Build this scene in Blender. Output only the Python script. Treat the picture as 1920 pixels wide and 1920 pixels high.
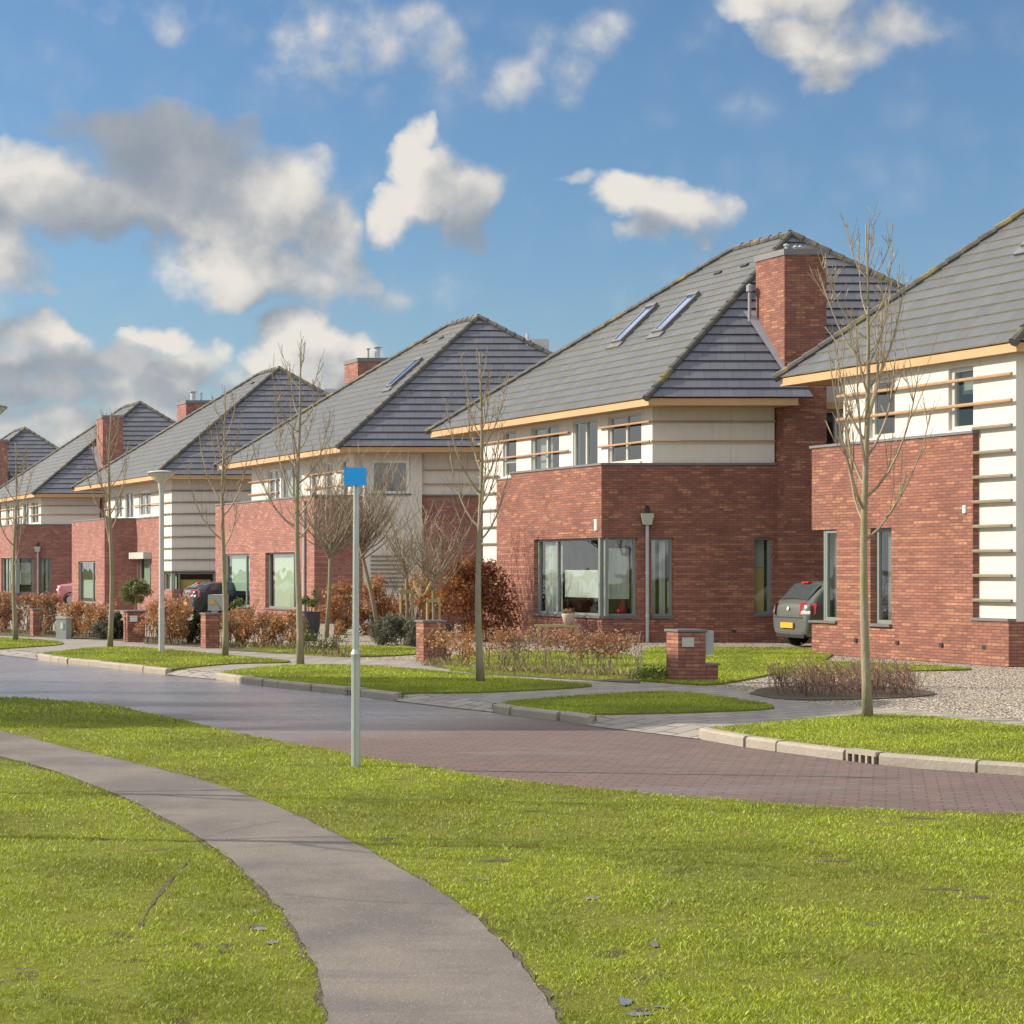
import bpy, bmesh, math, random
import numpy as np
from mathutils import Vector, Matrix
from mathutils.geometry import tessellate_polygon
R = math.radians
for o in list(bpy.data.objects): bpy.data.objects.remove(o)
sc = bpy.context.scene
COL = sc.collection
# ------------------------------------------------------------------ camera
F, HX, HY, EYE = 3300.0, 960.0, 1068.0, 1.7
cam = bpy.data.cameras.new("camera"); co = bpy.data.objects.new("camera", cam); COL.objects.link(co)
co.location = (0, 0, EYE); co.rotation_euler = (R(90), 0, 0)
cam.sensor_width = 36; cam.lens = F/1920*36; cam.shift_y = (HY-960)/1920
cam.clip_start = .1; cam.clip_end = 4000
sc.camera = co
sc.view_settings.view_transform = 'Standard'; sc.view_settings.look = 'None'
sc.view_settings.gamma = 1; sc.view_settings.exposure = EXPO = 1.2
# ------------------------------------------------------------------ sun
SUN_H = Vector((-.99, .135, 0)).normalized(); SUN_EL = R(30)
to_sun = Vector((SUN_H.x*math.cos(SUN_EL), SUN_H.y*math.cos(SUN_EL), math.sin(SUN_EL)))
sl = bpy.data.lights.new("sun", 'SUN'); so = bpy.data.objects.new("sun", sl); COL.objects.link(so)
sl.energy = 3.2; sl.angle = R(.6); sl.color = (1, .88, .73)
so.rotation_euler = to_sun.to_track_quat('Z', 'Y').to_euler(); so.location = (-40, 10, 40)
# ------------------------------------------------------------------ node helper
class NT:
    def __init__(s, tree): s.t = tree; s.n = tree.nodes; s.l = tree.links
    def new(s, typ, **kw):
        nd = s.n.new(typ)
        for k, v in kw.items():
            if k == 'inp':
                for i, val in v.items():
                    sock = nd.inputs[i]
                    if hasattr(val, 'is_output') or isinstance(val, bpy.types.NodeSocket): s.l.new(val, sock)
                    else: sock.default_value = val
            else: setattr(nd, k, v)
        return nd
    def m(s, op, a, b=None, c=None, clamp=False):
        nd = s.new('ShaderNodeMath', operation=op, use_clamp=clamp)
        for i, v in enumerate((a, b, c)):
            if v is None: continue
            if isinstance(v, (int, float)): nd.inputs[i].default_value = v
            else: s.l.new(v, nd.inputs[i])
        return nd.outputs[0]
    def mix(s, f, a, b, typ='RGBA', blend='MIX'):
        nd = s.new('ShaderNodeMix', data_type=typ, blend_type=blend) if typ == 'RGBA' else s.new('ShaderNodeMix', data_type=typ)
        ia, ib, out = (6, 7, 2) if typ == 'RGBA' else (2, 3, 0)
        for i, v in ((0, f), (ia, a), (ib, b)):
            if isinstance(v, bpy.types.NodeSocket): s.l.new(v, nd.inputs[i])
            else:
                if typ == 'RGBA' and i != 0 and len(v) == 3: v = (*v, 1)
                nd.inputs[i].default_value = v
        return nd.outputs[out]
    def sm(s, v, a, b):
        nd = s.new('ShaderNodeMapRange', interpolation_type='SMOOTHSTEP', clamp=True)
        s.l.new(v, nd.inputs[0]); nd.inputs[1].default_value = a; nd.inputs[2].default_value = b
        return nd.outputs[0]
    def noise(s, vec, scale, detail=4, rough=.55, dist=0, w=None):
        nd = s.new('ShaderNodeTexNoise')
        if vec is not None: s.l.new(vec, nd.inputs['Vector'])
        nd.inputs['Scale'].default_value = scale; nd.inputs['Detail'].default_value = detail
        nd.inputs['Roughness'].default_value = rough; nd.inputs['Distortion'].default_value = dist
        return nd.outputs['Fac']
# ------------------------------------------------------------------ world: Nishita sky with cumulus by view direction
def ang(px, py): return (math.degrees(math.atan((px-HX)/F)), math.degrees(math.atan((HY-py)/F*math.cos(math.atan((px-HX)/F)))))
KD = 57.6
# (px, py, rx, ry, weight, darkness)
BL = [(340,300,220,100,1.0,1.0),(215,240,130,45,.75,1.0),(450,270,95,65,.8,1.0),(60,350,150,90,1.0,.25),(-40,330,110,80,1.,.15),(180,390,180,70,1,.75),(470,390,190,130,1.05,.2),
      (600,450,90,85,.9,.15),(420,510,140,80,1.0,.0),(560,520,150,60,.8,.3),(10,470,100,110,.85,.2),(40,540,80,40,.6,.1),
      (770,320,55,75,1,.0),(830,370,110,85,1.05,.15),(740,390,65,60,.9,.05),(880,410,70,80,.9,.6),(905,360,60,60,.7,.6),
      (1180,365,90,50,.95,.05),(1270,395,95,65,1,.15),(1215,440,70,40,.8,.3),(1330,400,55,50,.65,.5),(1100,335,55,22,.55,.1),
      (590,60,130,110,.30,.1),(560,110,90,60,.32,.1),(720,50,120,120,.40,.0),(820,120,120,110,.32,.25),(700,150,140,80,.28,.3),
      (1090,80,110,70,.32,.1),(970,150,90,70,.38,.1),(1060,180,110,60,.26,.25),(1130,120,60,70,.28,.2),
      (1440,10,90,40,.7,.0),(1500,50,90,55,.75,.05),(1580,90,100,60,.72,.1),(1620,50,150,70,.5,.3),(1560,140,60,40,.5,.4),(1520,-30,200,60,.8,.1),
      (560,640,75,70,1.05,.0),(620,680,90,70,1,.1),(530,700,70,50,.9,.05),
      (10,670,120,70,.95,.9),(90,640,90,42,.85,.1),(120,690,90,50,.85,.7),(230,700,110,50,.85,.7),(300,650,70,38,.85,.0),(370,690,100,50,.85,.2),(300,710,150,50,.9,.75),(140,740,220,45,.8,.6),(60,800,190,50,.7,.25),(250,765,150,40,.7,.15),(440,735,80,40,.6,.2),
      (250,15,200,40,.33,.1),(1450,210,130,40,.14,.2),(700,560,200,40,.25,.4),(1290,70,120,60,.13,.1),(790,540,80,40,.2,.4)]
world = bpy.data.worlds.new("World"); sc.world = world; world.use_nodes = True
def wn_mix(T, d):
    n = T.new('ShaderNodeTexNoise', inp={'Vector': d}); n.inputs['Scale'].default_value = 60; n.inputs['Detail'].default_value = 2
    o = T.new('ShaderNodeVectorMath', operation='SUBTRACT', inp={0: n.outputs['Color'], 1: (.5, .5, .5)})
    o2 = T.new('ShaderNodeVectorMath', operation='SCALE', inp={0: o.outputs[0]}); o2.inputs['Scale'].default_value = .012
    return T.new('ShaderNodeVectorMath', operation='ADD', inp={0: d, 1: o2.outputs[0]}).outputs[0]
def cloud_group():
    g = bpy.data.node_groups.new("cloud_density", 'ShaderNodeTree')
    g.interface.new_socket('Dir', in_out='INPUT', socket_type='NodeSocketVector')
    g.interface.new_socket('Density', in_out='OUTPUT', socket_type='NodeSocketFloat')
    g.interface.new_socket('Dark', in_out='OUTPUT', socket_type='NodeSocketFloat')
    T = NT(g)
    gi = T.new('NodeGroupInput'); go = T.new('NodeGroupOutput')
    d = gi.outputs[0]
    sx = T.new('ShaderNodeSeparateXYZ', inp={0: d})
    x, y, z = sx.outputs
    az = T.m('MULTIPLY', T.m('ARCTAN2', x, y), 57.2958)
    el = T.m('MULTIPLY', T.m('ARCSINE', z), 57.2958)
    wn = T.new('ShaderNodeTexNoise', inp={'Vector': d}); wn.inputs['Scale'].default_value = 20; wn.inputs['Detail'].default_value = 4; wn.inputs['Roughness'].default_value = .55
    ws = T.new('ShaderNodeSeparateColor', inp={0: wn.outputs['Color']})
    U = T.m('ADD', az, T.m('MULTIPLY', T.m('SUBTRACT', ws.outputs[0], .5), 3.2))
    V = T.m('ADD', el, T.m('MULTIPLY', T.m('SUBTRACT', ws.outputs[1], .5), 2.6))
    best = None; dsum = None; wsum = None
    for (px, py, rx, ry, w, dk) in BL:
        u0, v0 = ang(px, py)
        a = T.m('MULTIPLY', T.m('SUBTRACT', U, u0), KD/rx/1.12); b = T.m('MULTIPLY', T.m('SUBTRACT', V, v0), KD/ry/1.12)
        q = T.m('SUBTRACT', 1, T.m('ADD', T.m('MULTIPLY', a, a), T.m('MULTIPLY', b, b)))
        q = T.m('MULTIPLY', T.m('MAXIMUM', q, 0), w)
        best = q if best is None else T.m('SMOOTH_MAX', best, q, .12)
        q2 = T.m('MULTIPLY', q, q)
        dsum = T.m('MULTIPLY', q2, dk) if dsum is None else T.m('MULTIPLY_ADD', q2, dk, dsum)
        wsum = q2 if wsum is None else T.m('ADD', wsum, q2)
    dark = T.m('DIVIDE', dsum, T.m('ADD', wsum, .02))
    # unseen cloud cover outside the view, added as fill light
    gen = T.sm(T.noise(d, 3.2, 3), .40, .62)
    away = T.sm(T.m('ABSOLUTE', az), 18.5, 27)
    high = T.sm(el, 20, 26)
    gen = T.m('MULTIPLY', gen, T.m('MAXIMUM', away, high))
    best = T.m('MAXIMUM', best, gen)
    fn = T.noise(d, 34, 8, .62)
    fn2 = T.noise(d, 11, 4, .5)
    vo = []
    for sc_ in (42,):
        v_ = T.new('ShaderNodeTexVoronoi', feature='SMOOTH_F1', inp={'Vector': wn_mix(T, d)}); v_.inputs['Scale'].default_value = sc_; v_.inputs['Smoothness'].default_value = .35; vo.append(T.m('SUBTRACT', .42, v_.outputs['Distance']))
    bil = T.m('MULTIPLY', vo[0], .62)
    fn = T.m('ADD', fn, bil)
    rag = T.m('ADD', T.m('MULTIPLY', T.m('SUBTRACT', fn, .5), .8), T.m('MULTIPLY', T.m('SUBTRACT', fn2, .5), .5))
    dens = T.m('ADD', best, T.m('MULTIPLY', rag, T.sm(best, 0, .25)))
    g.links.new(dens, go.inputs[0]); g.links.new(dark, go.inputs[1])
    return g
def build_world():
    T = NT(world.node_tree); T.n.clear()
    out = T.new('ShaderNodeOutputWorld')
    sky = T.new('ShaderNodeTexSky', sky_type='NISHITA', sun_disc=False)
    sky.sun_elevation = SUN_EL; sky.sun_rotation = math.atan2(to_sun.x, to_sun.y)
    sky.air_density = 1.25; sky.dust_density = .4; sky.ozone_density = 2.2
    tc = T.new('ShaderNodeTexCoord'); d = tc.outputs['Generated']
    g = cloud_group()
    c0 = T.new('ShaderNodeGroup', node_tree=g); T.l.new(d, c0.inputs[0])
    sh = T.new('ShaderNodeVectorMath', operation='ADD', inp={0: d, 1: (-.016, .0, .019)})
    nm = T.new('ShaderNodeVectorMath', operation='NORMALIZE', inp={0: sh.outputs[0]})
    c1 = T.new('ShaderNodeGroup', node_tree=g); T.l.new(nm.outputs[0], c1.inputs[0])
    alpha = T.sm(c0.outputs[0], .03, .74)
    lit = T.m('MULTIPLY', T.m('MULTIPLY', T.m('SUBTRACT', c0.outputs[0], c1.outputs[0]), .9), T.m('SUBTRACT', 1, T.m('MULTIPLY', c0.outputs[1], .8)))
    det = T.m('MULTIPLY', T.m('SUBTRACT', T.noise(d, 26, 6, .6), .5), .55)
    lit = T.m('ADD', lit, det)
    thick = T.m('MULTIPLY', c0.outputs[0], -.12)
    br = T.m('ADD', T.m('ADD', .66, lit), thick)
    br = T.m('SUBTRACT', br, T.m('MULTIPLY', c0.outputs[1], .62))
    br = T.sm(br, -.12, 1.0)
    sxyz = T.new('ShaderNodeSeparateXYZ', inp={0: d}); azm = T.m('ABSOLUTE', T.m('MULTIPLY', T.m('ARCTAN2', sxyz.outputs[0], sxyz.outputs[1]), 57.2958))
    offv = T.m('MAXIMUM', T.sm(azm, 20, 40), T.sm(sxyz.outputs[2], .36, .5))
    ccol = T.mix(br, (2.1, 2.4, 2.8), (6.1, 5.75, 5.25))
    ccol = T.mix(T.m('MULTIPLY', offv, .85), ccol, (15.5, 15.0, 14.2))  # off-view cloud raised well above the visible ones, to fill shaded walls
    hor = T.m('SUBTRACT', 1, T.sm(T.new('ShaderNodeSeparateXYZ', inp={0: d}).outputs[2], .0, .22))
    skyc = T.mix(T.m('MULTIPLY', hor, .30), sky.outputs[0], (5.6, 4.9, 4.4))
    skyc = T.mix(1.0, skyc, (.55, .70, .86), blend='MULTIPLY')
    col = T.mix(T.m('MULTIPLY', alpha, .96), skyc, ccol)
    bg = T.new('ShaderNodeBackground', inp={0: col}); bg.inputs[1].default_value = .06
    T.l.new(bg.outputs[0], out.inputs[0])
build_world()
world.cycles.sampling_method = 'MANUAL'; world.cycles.sample_map_resolution = 512
def gp(px, py, z=0):                      # the point of the ground (height z) behind a photo position
    D = F*(EYE-z)/(py-HY); return ((px-HX)/F*D, D)
# ------------------------------------------------------------------ materials
MATS = {}
def mat(name, col, rough=.8, metal=0, spec=.3, build=None):
    m = bpy.data.materials.new(name); m.use_nodes = True; T = NT(m.node_tree)
    b = T.n['Principled BSDF']; b.inputs['Base Color'].default_value = (*col, 1); b.inputs['Roughness'].default_value = rough
    b.inputs['Metallic'].default_value = metal; b.inputs['Specular IOR Level'].default_value = spec
    if build: build(T, b)
    MATS[name] = m; return m
def vary(scale=3, amt=.25, fine=40, famt=.12, bump=0, tint=None):
    """multiply the base colour by two octaves of position noise (wear, dirt)"""
    def f(T, b):
        col = tuple(b.inputs['Base Color'].default_value)
        p = T.new('ShaderNodeNewGeometry').outputs['Position']
        n1 = T.noise(p, scale, 3); n2 = T.noise(p, fine, 3)
        k = T.m('ADD', T.m('MULTIPLY', T.m('SUBTRACT', n1, .5), amt*2.4), T.m('MULTIPLY', T.m('SUBTRACT', n2, .5), famt*2.4))
        k = T.m('ADD', k, 1)
        cc = T.new('ShaderNodeCombineColor'); [T.l.new(k, cc.inputs[i]) for i in range(3)]
        base = T.mix(1.0, col, cc.outputs[0], blend='MULTIPLY')
        if tint: base = T.mix(T.sm(n1, .5, .75), base, tint)
        T.l.new(base, b.inputs['Base Color'])
        if bump:
            bp = T.new('ShaderNodeBump', inp={'Height': n2}); bp.inputs['Strength'].default_value = bump; bp.inputs['Distance'].default_value = .02
            T.l.new(bp.outputs[0], b.inputs['Normal'])
    return f
def brick_build(ca, cb, cc_, mortar, bands=True, bw=.215, bh=.062, ms=.009):
    def f(T, b):
        uv = T.new('ShaderNodeUVMap').outputs[0]
        bt = T.new('ShaderNodeTexBrick', inp={'Vector': uv, 'Color1': (*ca, 1), 'Color2': (*cb, 1), 'Mortar': (*mortar, 1)})
        bt.inputs['Scale'].default_value = 1; bt.inputs['Brick Width'].default_value = bw; bt.inputs['Row Height'].default_value = bh
        bt.inputs['Mortar Size'].default_value = ms; bt.inputs['Mortar Smooth'].default_value = .3; bt.inputs['Bias'].default_value = .1
        # per-brick second random: a brick texture with shifted seed
        bt2 = T.new('ShaderNodeTexBrick', inp={'Vector': uv, 'Color1': (0, 0, 0, 1), 'Color2': (1, 1, 1, 1), 'Mortar': (0, 0, 0, 1)})
        bt2.offset_frequency = 2; bt2.inputs['Scale'].default_value = 1; bt2.inputs['Brick Width'].default_value = bw; bt2.inputs['Row Height'].default_value = bh
        bt2.inputs['Mortar Size'].default_value = 0; bt2.inputs['Bias'].default_value = -.2
        n = T.noise(uv, 1.3, 3); nf = T.noise(uv, 9, 2)
        wn = T.new('ShaderNodeTexWhiteNoise', noise_dimensions='2D')
        sep = T.new('ShaderNodeSeparateXYZ', inp={0: uv})
        row = T.m('FLOOR', T.m('DIVIDE', sep.outputs[1], bh))
        cx = T.m('FLOOR', T.m('ADD', T.m('DIVIDE', sep.outputs[0], bw), T.m('MULTIPLY', T.m('MODULO', row, 2), .5)))
        cv = T.new('ShaderNodeCombineXYZ', inp={0: cx, 1: row}); T.l.new(cv.outputs[0], wn.inputs['Vector'])
        rnd = wn.outputs['Value']
        col = T.mix(T.sm(rnd, .78, 1.0), bt.outputs['Color'], cc_)
        if bands:
            rm = T.m('MODULO', row, 3); bd = T.m('LESS_THAN', rm, .5)
            zz = T.m('MULTIPLY', T.m('GREATER_THAN', sep.outputs[1], .62), T.m('LESS_THAN', sep.outputs[1], 2.45))
            bd = T.m('MULTIPLY', T.m('MULTIPLY', bd, zz), T.m('MULTIPLY', T.sm(T.noise(uv, .7, 1), .35, .6), .65))
            col = T.mix(bd, col, cc_)
        col = T.mix(T.m('MULTIPLY', bt.outputs['Fac'], .85), col, mortar)
        k = T.m('ADD', 1, T.m('ADD', T.m('MULTIPLY', T.m('SUBTRACT', n, .5), .7), T.m('MULTIPLY', T.m('SUBTRACT', nf, .5), .35)))
        c3 = T.new('ShaderNodeCombineColor'); [T.l.new(k, c3.inputs[i]) for i in range(3)]
        col = T.mix(1.0, col, c3.outputs[0], blend='MULTIPLY')
        T.l.new(col, b.inputs['Base Color'])
        h = T.m('SUBTRACT', 1, bt.outputs['Fac'])
        bp = T.new('ShaderNodeBump', inp={'Height': T.m('ADD', h, T.m('MULTIPLY', nf, .3))}); bp.inputs['Strength'].default_value = .7; bp.inputs['Distance'].default_value = .012
        T.l.new(bp.outputs[0], b.inputs['Normal'])
    return f
BRICK = mat('red_brick', (.3, .1, .08), .85, build=brick_build((.295, .126, .085), (.20, .086, .066), (.37, .18, .108), (.125, .068, .055), ms=.007, bh=.058))
BRICKP = mat('salmon_brick', (.4, .15, .11), .85, build=brick_build((.34, .155, .12), (.25, .115, .094), (.42, .20, .14), (.17, .095, .078), ms=.007, bh=.058))
PLASTER = mat('plaster', (.76, .72, .65), .85, build=vary(1.5, .05, 14, .05, .1))
def streak(T, b):
    uv = T.new('ShaderNodeUVMap').outputs[0]
    mp = T.new('ShaderNodeMapping', inp={0: uv}); mp.inputs['Scale'].default_value = (5, .7, 1)
    n = T.noise(mp.outputs[0], 1.5, 4, .6)
    sep = T.new('ShaderNodeSeparateXYZ', inp={0: uv})
    jx = T.m('LESS_THAN', T.m('ABSOLUTE', T.m('SUBTRACT', T.m('FRACT', T.m('DIVIDE', sep.outputs[0], 2.44)), .5)), .004)
    col = T.mix(T.m('MULTIPLY', T.sm(n, .45, .8), .35), (.585, .55, .50), (.42, .385, .345))
    col = T.mix(T.m('MULTIPLY', jx, .45), col, (.3, .28, .25))
    T.l.new(col, b.inputs['Base Color'])
PANEL = mat('white_cladding', (.76, .72, .65), .75, build=streak)
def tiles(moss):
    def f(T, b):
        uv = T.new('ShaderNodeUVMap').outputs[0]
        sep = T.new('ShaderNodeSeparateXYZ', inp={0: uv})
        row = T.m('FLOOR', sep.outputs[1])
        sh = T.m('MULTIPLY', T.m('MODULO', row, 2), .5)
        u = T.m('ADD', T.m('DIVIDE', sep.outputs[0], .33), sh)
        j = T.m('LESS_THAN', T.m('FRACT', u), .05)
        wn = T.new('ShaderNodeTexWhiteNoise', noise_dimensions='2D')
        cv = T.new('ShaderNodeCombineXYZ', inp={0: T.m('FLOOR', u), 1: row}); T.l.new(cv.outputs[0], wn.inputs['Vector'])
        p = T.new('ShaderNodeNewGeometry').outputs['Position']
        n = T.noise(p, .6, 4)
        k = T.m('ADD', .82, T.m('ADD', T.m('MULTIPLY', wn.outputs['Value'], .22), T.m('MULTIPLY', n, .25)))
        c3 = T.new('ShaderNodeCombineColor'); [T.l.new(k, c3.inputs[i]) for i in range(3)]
        col = T.mix(1.0, (.082, .089, .097) if moss else (.108, .114, .140), c3.outputs[0], blend='MULTIPLY')  # side slopes get a bluer base: shade tint put into the colour
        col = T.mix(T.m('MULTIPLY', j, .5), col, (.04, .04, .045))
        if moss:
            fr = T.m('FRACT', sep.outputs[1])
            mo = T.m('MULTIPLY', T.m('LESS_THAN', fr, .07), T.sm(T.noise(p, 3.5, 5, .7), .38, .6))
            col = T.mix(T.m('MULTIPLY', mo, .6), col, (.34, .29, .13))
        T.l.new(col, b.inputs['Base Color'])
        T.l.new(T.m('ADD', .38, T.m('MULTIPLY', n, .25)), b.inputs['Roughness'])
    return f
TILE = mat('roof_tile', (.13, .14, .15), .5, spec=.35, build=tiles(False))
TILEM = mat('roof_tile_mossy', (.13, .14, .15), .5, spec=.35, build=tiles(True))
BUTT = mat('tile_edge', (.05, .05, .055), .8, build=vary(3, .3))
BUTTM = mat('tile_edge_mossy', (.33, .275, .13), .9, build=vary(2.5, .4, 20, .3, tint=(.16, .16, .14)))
HIPM = mat('hip_tile', (.085, .083, .08), .7, build=vary(2, .3, 14, .3, .4, tint=(.2, .17, .06)))
WOOD = mat('cedar_board', (.47, .29, .145), .6, build=vary(1.2, .15, 20, .08))
WOODS = mat('cedar_slat', (.40, .24, .13), .6, build=vary(1.5, .2, 20, .1))
WOODW = mat('weathered_slat', (.22, .185, .13), .7, build=vary(1.5, .2, 20, .1))  # weathered tone, darkened further to stand for shade on the slats
FRAMEG = mat('grey_green_frame', (.18, .205, .19), .45, build=vary(2, .05))
FRAMEW = mat('white_frame', (.70, .69, .64), .4, build=vary(2, .05))
FRAMEL = mat('light_grey_frame', (.42, .42, .38), .45, build=vary(2, .05))
SILLM = mat('slate_sill', (.12, .12, .125), .6, build=vary(4, .2))
COPING = mat('zinc_coping', (.13, .13, .135), .45, spec=.5, build=vary(2, .15))
LEAD = mat('lead_flashing', (.28, .28, .31), .45, metal=.2, build=vary(5, .2))
ZINC = mat('zinc', (.42, .43, .44), .45, metal=.1, build=vary(4, .12))
DARKM = mat('dark_metal', (.03, .03, .033), .5, build=vary(4, .2))
STEEL = mat('galvanised_steel', (.36, .40, .385), .42, metal=.55, build=vary(5, .16, 60, .1, .1))
BLUE = mat('blue_sign_enamel', (.0, .30, .80), .35, spec=.5)
CURT = mat('curtain', (.60, .62, .57), .9, build=vary(6, .05))
BLIND = mat('green_blind', (.42, .52, .40), .85, build=vary(2, .03))
BLINDL = mat('pale_blind', (.55, .60, .43), .85, build=vary(2, .03))
BLINDO = mat('ochre_blind', (.80, .58, .20), .85, build=vary(3, .2))
BLINDG = mat('grey_blind', (.33, .33, .31), .8)
DARKIN = mat('interior', (.06, .055, .05), .9)
def glass_mat(name, refl, tint, f0):
    m = bpy.data.materials.new(name); m.use_nodes = True; T = NT(m.node_tree); T.n.clear()
    out = T.new('ShaderNodeOutputMaterial')
    tr = T.new('ShaderNodeBsdfTransparent'); tr.inputs[0].default_value = (*tint, 1)
    gl = T.new('ShaderNodeBsdfGlossy'); gl.inputs['Roughness'].default_value = .02; gl.inputs[0].default_value = (.9, .95, 1, 1)
    p = T.new('ShaderNodeNewGeometry').outputs['Position']
    bp = T.new('ShaderNodeBump', inp={'Height': T.noise(p, 1.6, 1)}); bp.inputs['Strength'].default_value = .15; bp.inputs['Distance'].default_value = .03
    T.l.new(bp.outputs[0], gl.inputs['Normal'])
    geo = T.new('ShaderNodeNewGeometry'); dt = T.new('ShaderNodeVectorMath', operation='DOT_PRODUCT', inp={0: geo.outputs['Normal'], 1: geo.outputs['Incoming']})
    om = T.m('SUBTRACT', 1, T.m('ABSOLUTE', dt.outputs['Value'])); p5 = T.m('POWER', om, 5)
    fac = T.m('ADD', T.m('MULTIPLY', p5, refl), f0, clamp=True)
    mx = T.new('ShaderNodeMixShader', inp={0: fac, 1: tr.outputs[0], 2: gl.outputs[0]})
    T.l.new(mx.outputs[0], out.inputs[0]); MATS[name] = m; return m
GLASS = glass_mat('window_glass', 1.0, (.66, .72, .70), .085)
SKYGL = mat('skylight_glass', (.03, .09, .26), .03, spec=1.0)  # blue base stands in for the reflected sky
CARGL = mat('car_glass', (.05, .065, .07), .04, spec=1.0)
TYRE = mat('tyre_rubber', (.02, .02, .02), .8)
RIM = mat('alloy', (.4, .4, .42), .3, metal=.8)
PLATE = mat('number_plate', (.62, .34, .04), .4)
TAIL = mat('tail_lamp', (.50, .03, .04), .15, spec=.8)
TAILC = mat('clear_lamp', (.6, .6, .6), .15, spec=.8)
def carpaint(name, c):
    def f(T, b):
        b.inputs['Coat Weight'].default_value = .8; b.inputs['Coat Roughness'].default_value = .05
        p = T.new('ShaderNodeTexCoord').outputs['Object']
        n = T.noise(p, 5, 3); T.l.new(T.m('ADD', .28, T.m('MULTIPLY', n, .15)), b.inputs['Roughness'])
    return mat(name, c, .35, metal=.35, spec=.5, build=f)
PAINT_G = carpaint('grey_car_paint', (.13, .15, .135)); PAINT_D = carpaint('dark_car_paint', (.015, .02, .04))
PAINT_R = carpaint('red_car_paint', (.55, .20, .24)); PAINT_S = carpaint('silver_car_paint', (.35, .36, .37))
PLASTB = mat('black_plastic', (.02, .02, .022), .6)
PLASTD = mat('dark_bin_plastic', (.045, .05, .055), .55, build=vary(6, .2))
CABINET = mat('cabinet_grey', (.30, .33, .30), .6, build=vary(4, .12))
TERRA = mat('stone_planter', (.42, .36, .28), .85, build=vary(8, .2, 40, .2, .3))
ENAMEL = mat('white_enamel', (.62, .62, .60), .4, build=vary(9, .05))
OPAL = mat('opal_glass', (.62, .60, .54), .3, spec=.5, build=vary(9, .1))
ROPE = mat('straw_rope', (.5, .38, .16), .9)
STAKE = mat('stake_wood', (.34, .29, .14), .85, build=vary(9, .2))
REDTHING = mat('red_glazed', (.55, .01, .05), .3)
def barkm(T, b):
    p = T.new('ShaderNodeNewGeometry').outputs['Position']
    mp = T.new('ShaderNodeMapping', inp={0: p}); mp.inputs['Scale'].default_value = (1, 1, .25)
    n = T.noise(mp.outputs[0], 45, 4, .65); g = T.noise(p, 2.2, 3)
    col = T.mix(n, (.135, .115, .075), (.36, .32, .24)); col = T.mix(T.m('MULTIPLY', T.sm(g, .42, .68), .6), col, (.19, .20, .05))
    T.l.new(col, b.inputs['Base Color'])
    bp = T.new('ShaderNodeBump', inp={'Height': n}); bp.inputs['Strength'].default_value = .8; bp.inputs['Distance'].default_value = .01
    T.l.new(bp.outputs[0], b.inputs['Normal'])
BARK = mat('bark', (.2, .17, .12), .9, build=barkm)
TWIG = mat('twig_bark', (.27, .225, .155), .85, build=vary(3, .3, 30, .2))
TWIGD = mat('dark_twig_bark', (.13, .085, .065), .85, build=vary(3, .3, 30, .2))
def leafm(c1, c2, c3=None):
    def f(T, b):
        p = T.new('ShaderNodeNewGeometry')
        rnd = T.new('ShaderNodeAttribute', attribute_name='tint').outputs['Fac']
        n = T.noise(p.outputs['Position'], 2.2, 3)
        col = T.mix(rnd, c1, c2)
        if c3: col = T.mix(T.sm(n, .45, .65), col, c3)
        T.l.new(col, b.inputs['Base Color'])
        tr = T.new('ShaderNodeBsdfTranslucent', inp={0: col})
        mx = T.new('ShaderNodeMixShader', inp={0: .28, 1: b.outputs[0], 2: tr.outputs[0]})
        T.l.new(mx.outputs[0], T.n['Material Output'].inputs[0])
    return f
L_RUSS = mat('russet_leaf', (.3, .12, .03), .6, build=leafm((.46, .20, .06), (.27, .15, .085), (.44, .27, .13)))
L_COPP = mat('copper_leaf', (.2, .07, .03), .6, build=leafm((.26, .085, .03), (.10, .035, .022), (.34, .15, .04)))
L_BEIGE = mat('faded_leaf', (.3, .2, .1), .7, build=leafm((.38, .24, .13), (.26, .13, .075), (.36, .17, .08)))
L_GREEN = mat('green_leaf', (.1, .13, .03), .55, build=leafm((.12, .17, .03), (.06, .09, .02), (.17, .20, .04)))
L_DARK = mat('dark_evergreen', (.04, .055, .02), .55, build=leafm((.07, .085, .03), (.035, .045, .02)))
L_LAV = mat('grey_green_leaf', (.12, .13, .09), .8, build=leafm((.19, .19, .13), (.10, .10, .075)))
L_OLIVE = mat('olive_leaf', (.2, .2, .08), .6, build=leafm((.26, .27, .11), (.12, .14, .05)))
L_DRY = mat('dry_grass', (.3, .26, .13), .8, build=leafm((.42, .34, .19), (.20, .21, .07)))
def grassm(T, b, base=None):
    geo = T.new('ShaderNodeNewGeometry'); p = geo.outputs['Position']
    rnd = T.new('ShaderNodeAttribute', attribute_name='tint').outputs['Fac']
    n = T.noise(p, .55, 4, .6); n2 = T.noise(p, 4.5, 4)
    col = T.mix(rnd, (.195, .28, .010), (.45, .51, .045))
    col = T.mix(T.m('MULTIPLY', T.sm(rnd, .90, .97), .85), col, (.52, .50, .24))
    col = T.mix(T.m('MULTIPLY', T.sm(n, .40, .62), .75), col, (.175, .205, .03))  # drab patches, strengthened to stand for soft shading on the lawn
    col = T.mix(T.m('MULTIPLY', T.sm(n2, .55, .75), .45), col, (.42, .38, .10))
    T.l.new(col, b.inputs['Base Color'])
    tr = T.new('ShaderNodeBsdfTranslucent', inp={0: col})
    mx = T.new('ShaderNodeMixShader', inp={0: .22, 1: b.outputs[0], 2: tr.outputs[0]})
    T.l.new(mx.outputs[0], T.n['Material Output'].inputs[0])
GRASS = mat('grass_blade', (.2, .24, .03), .5, spec=.3, build=grassm)
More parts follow.
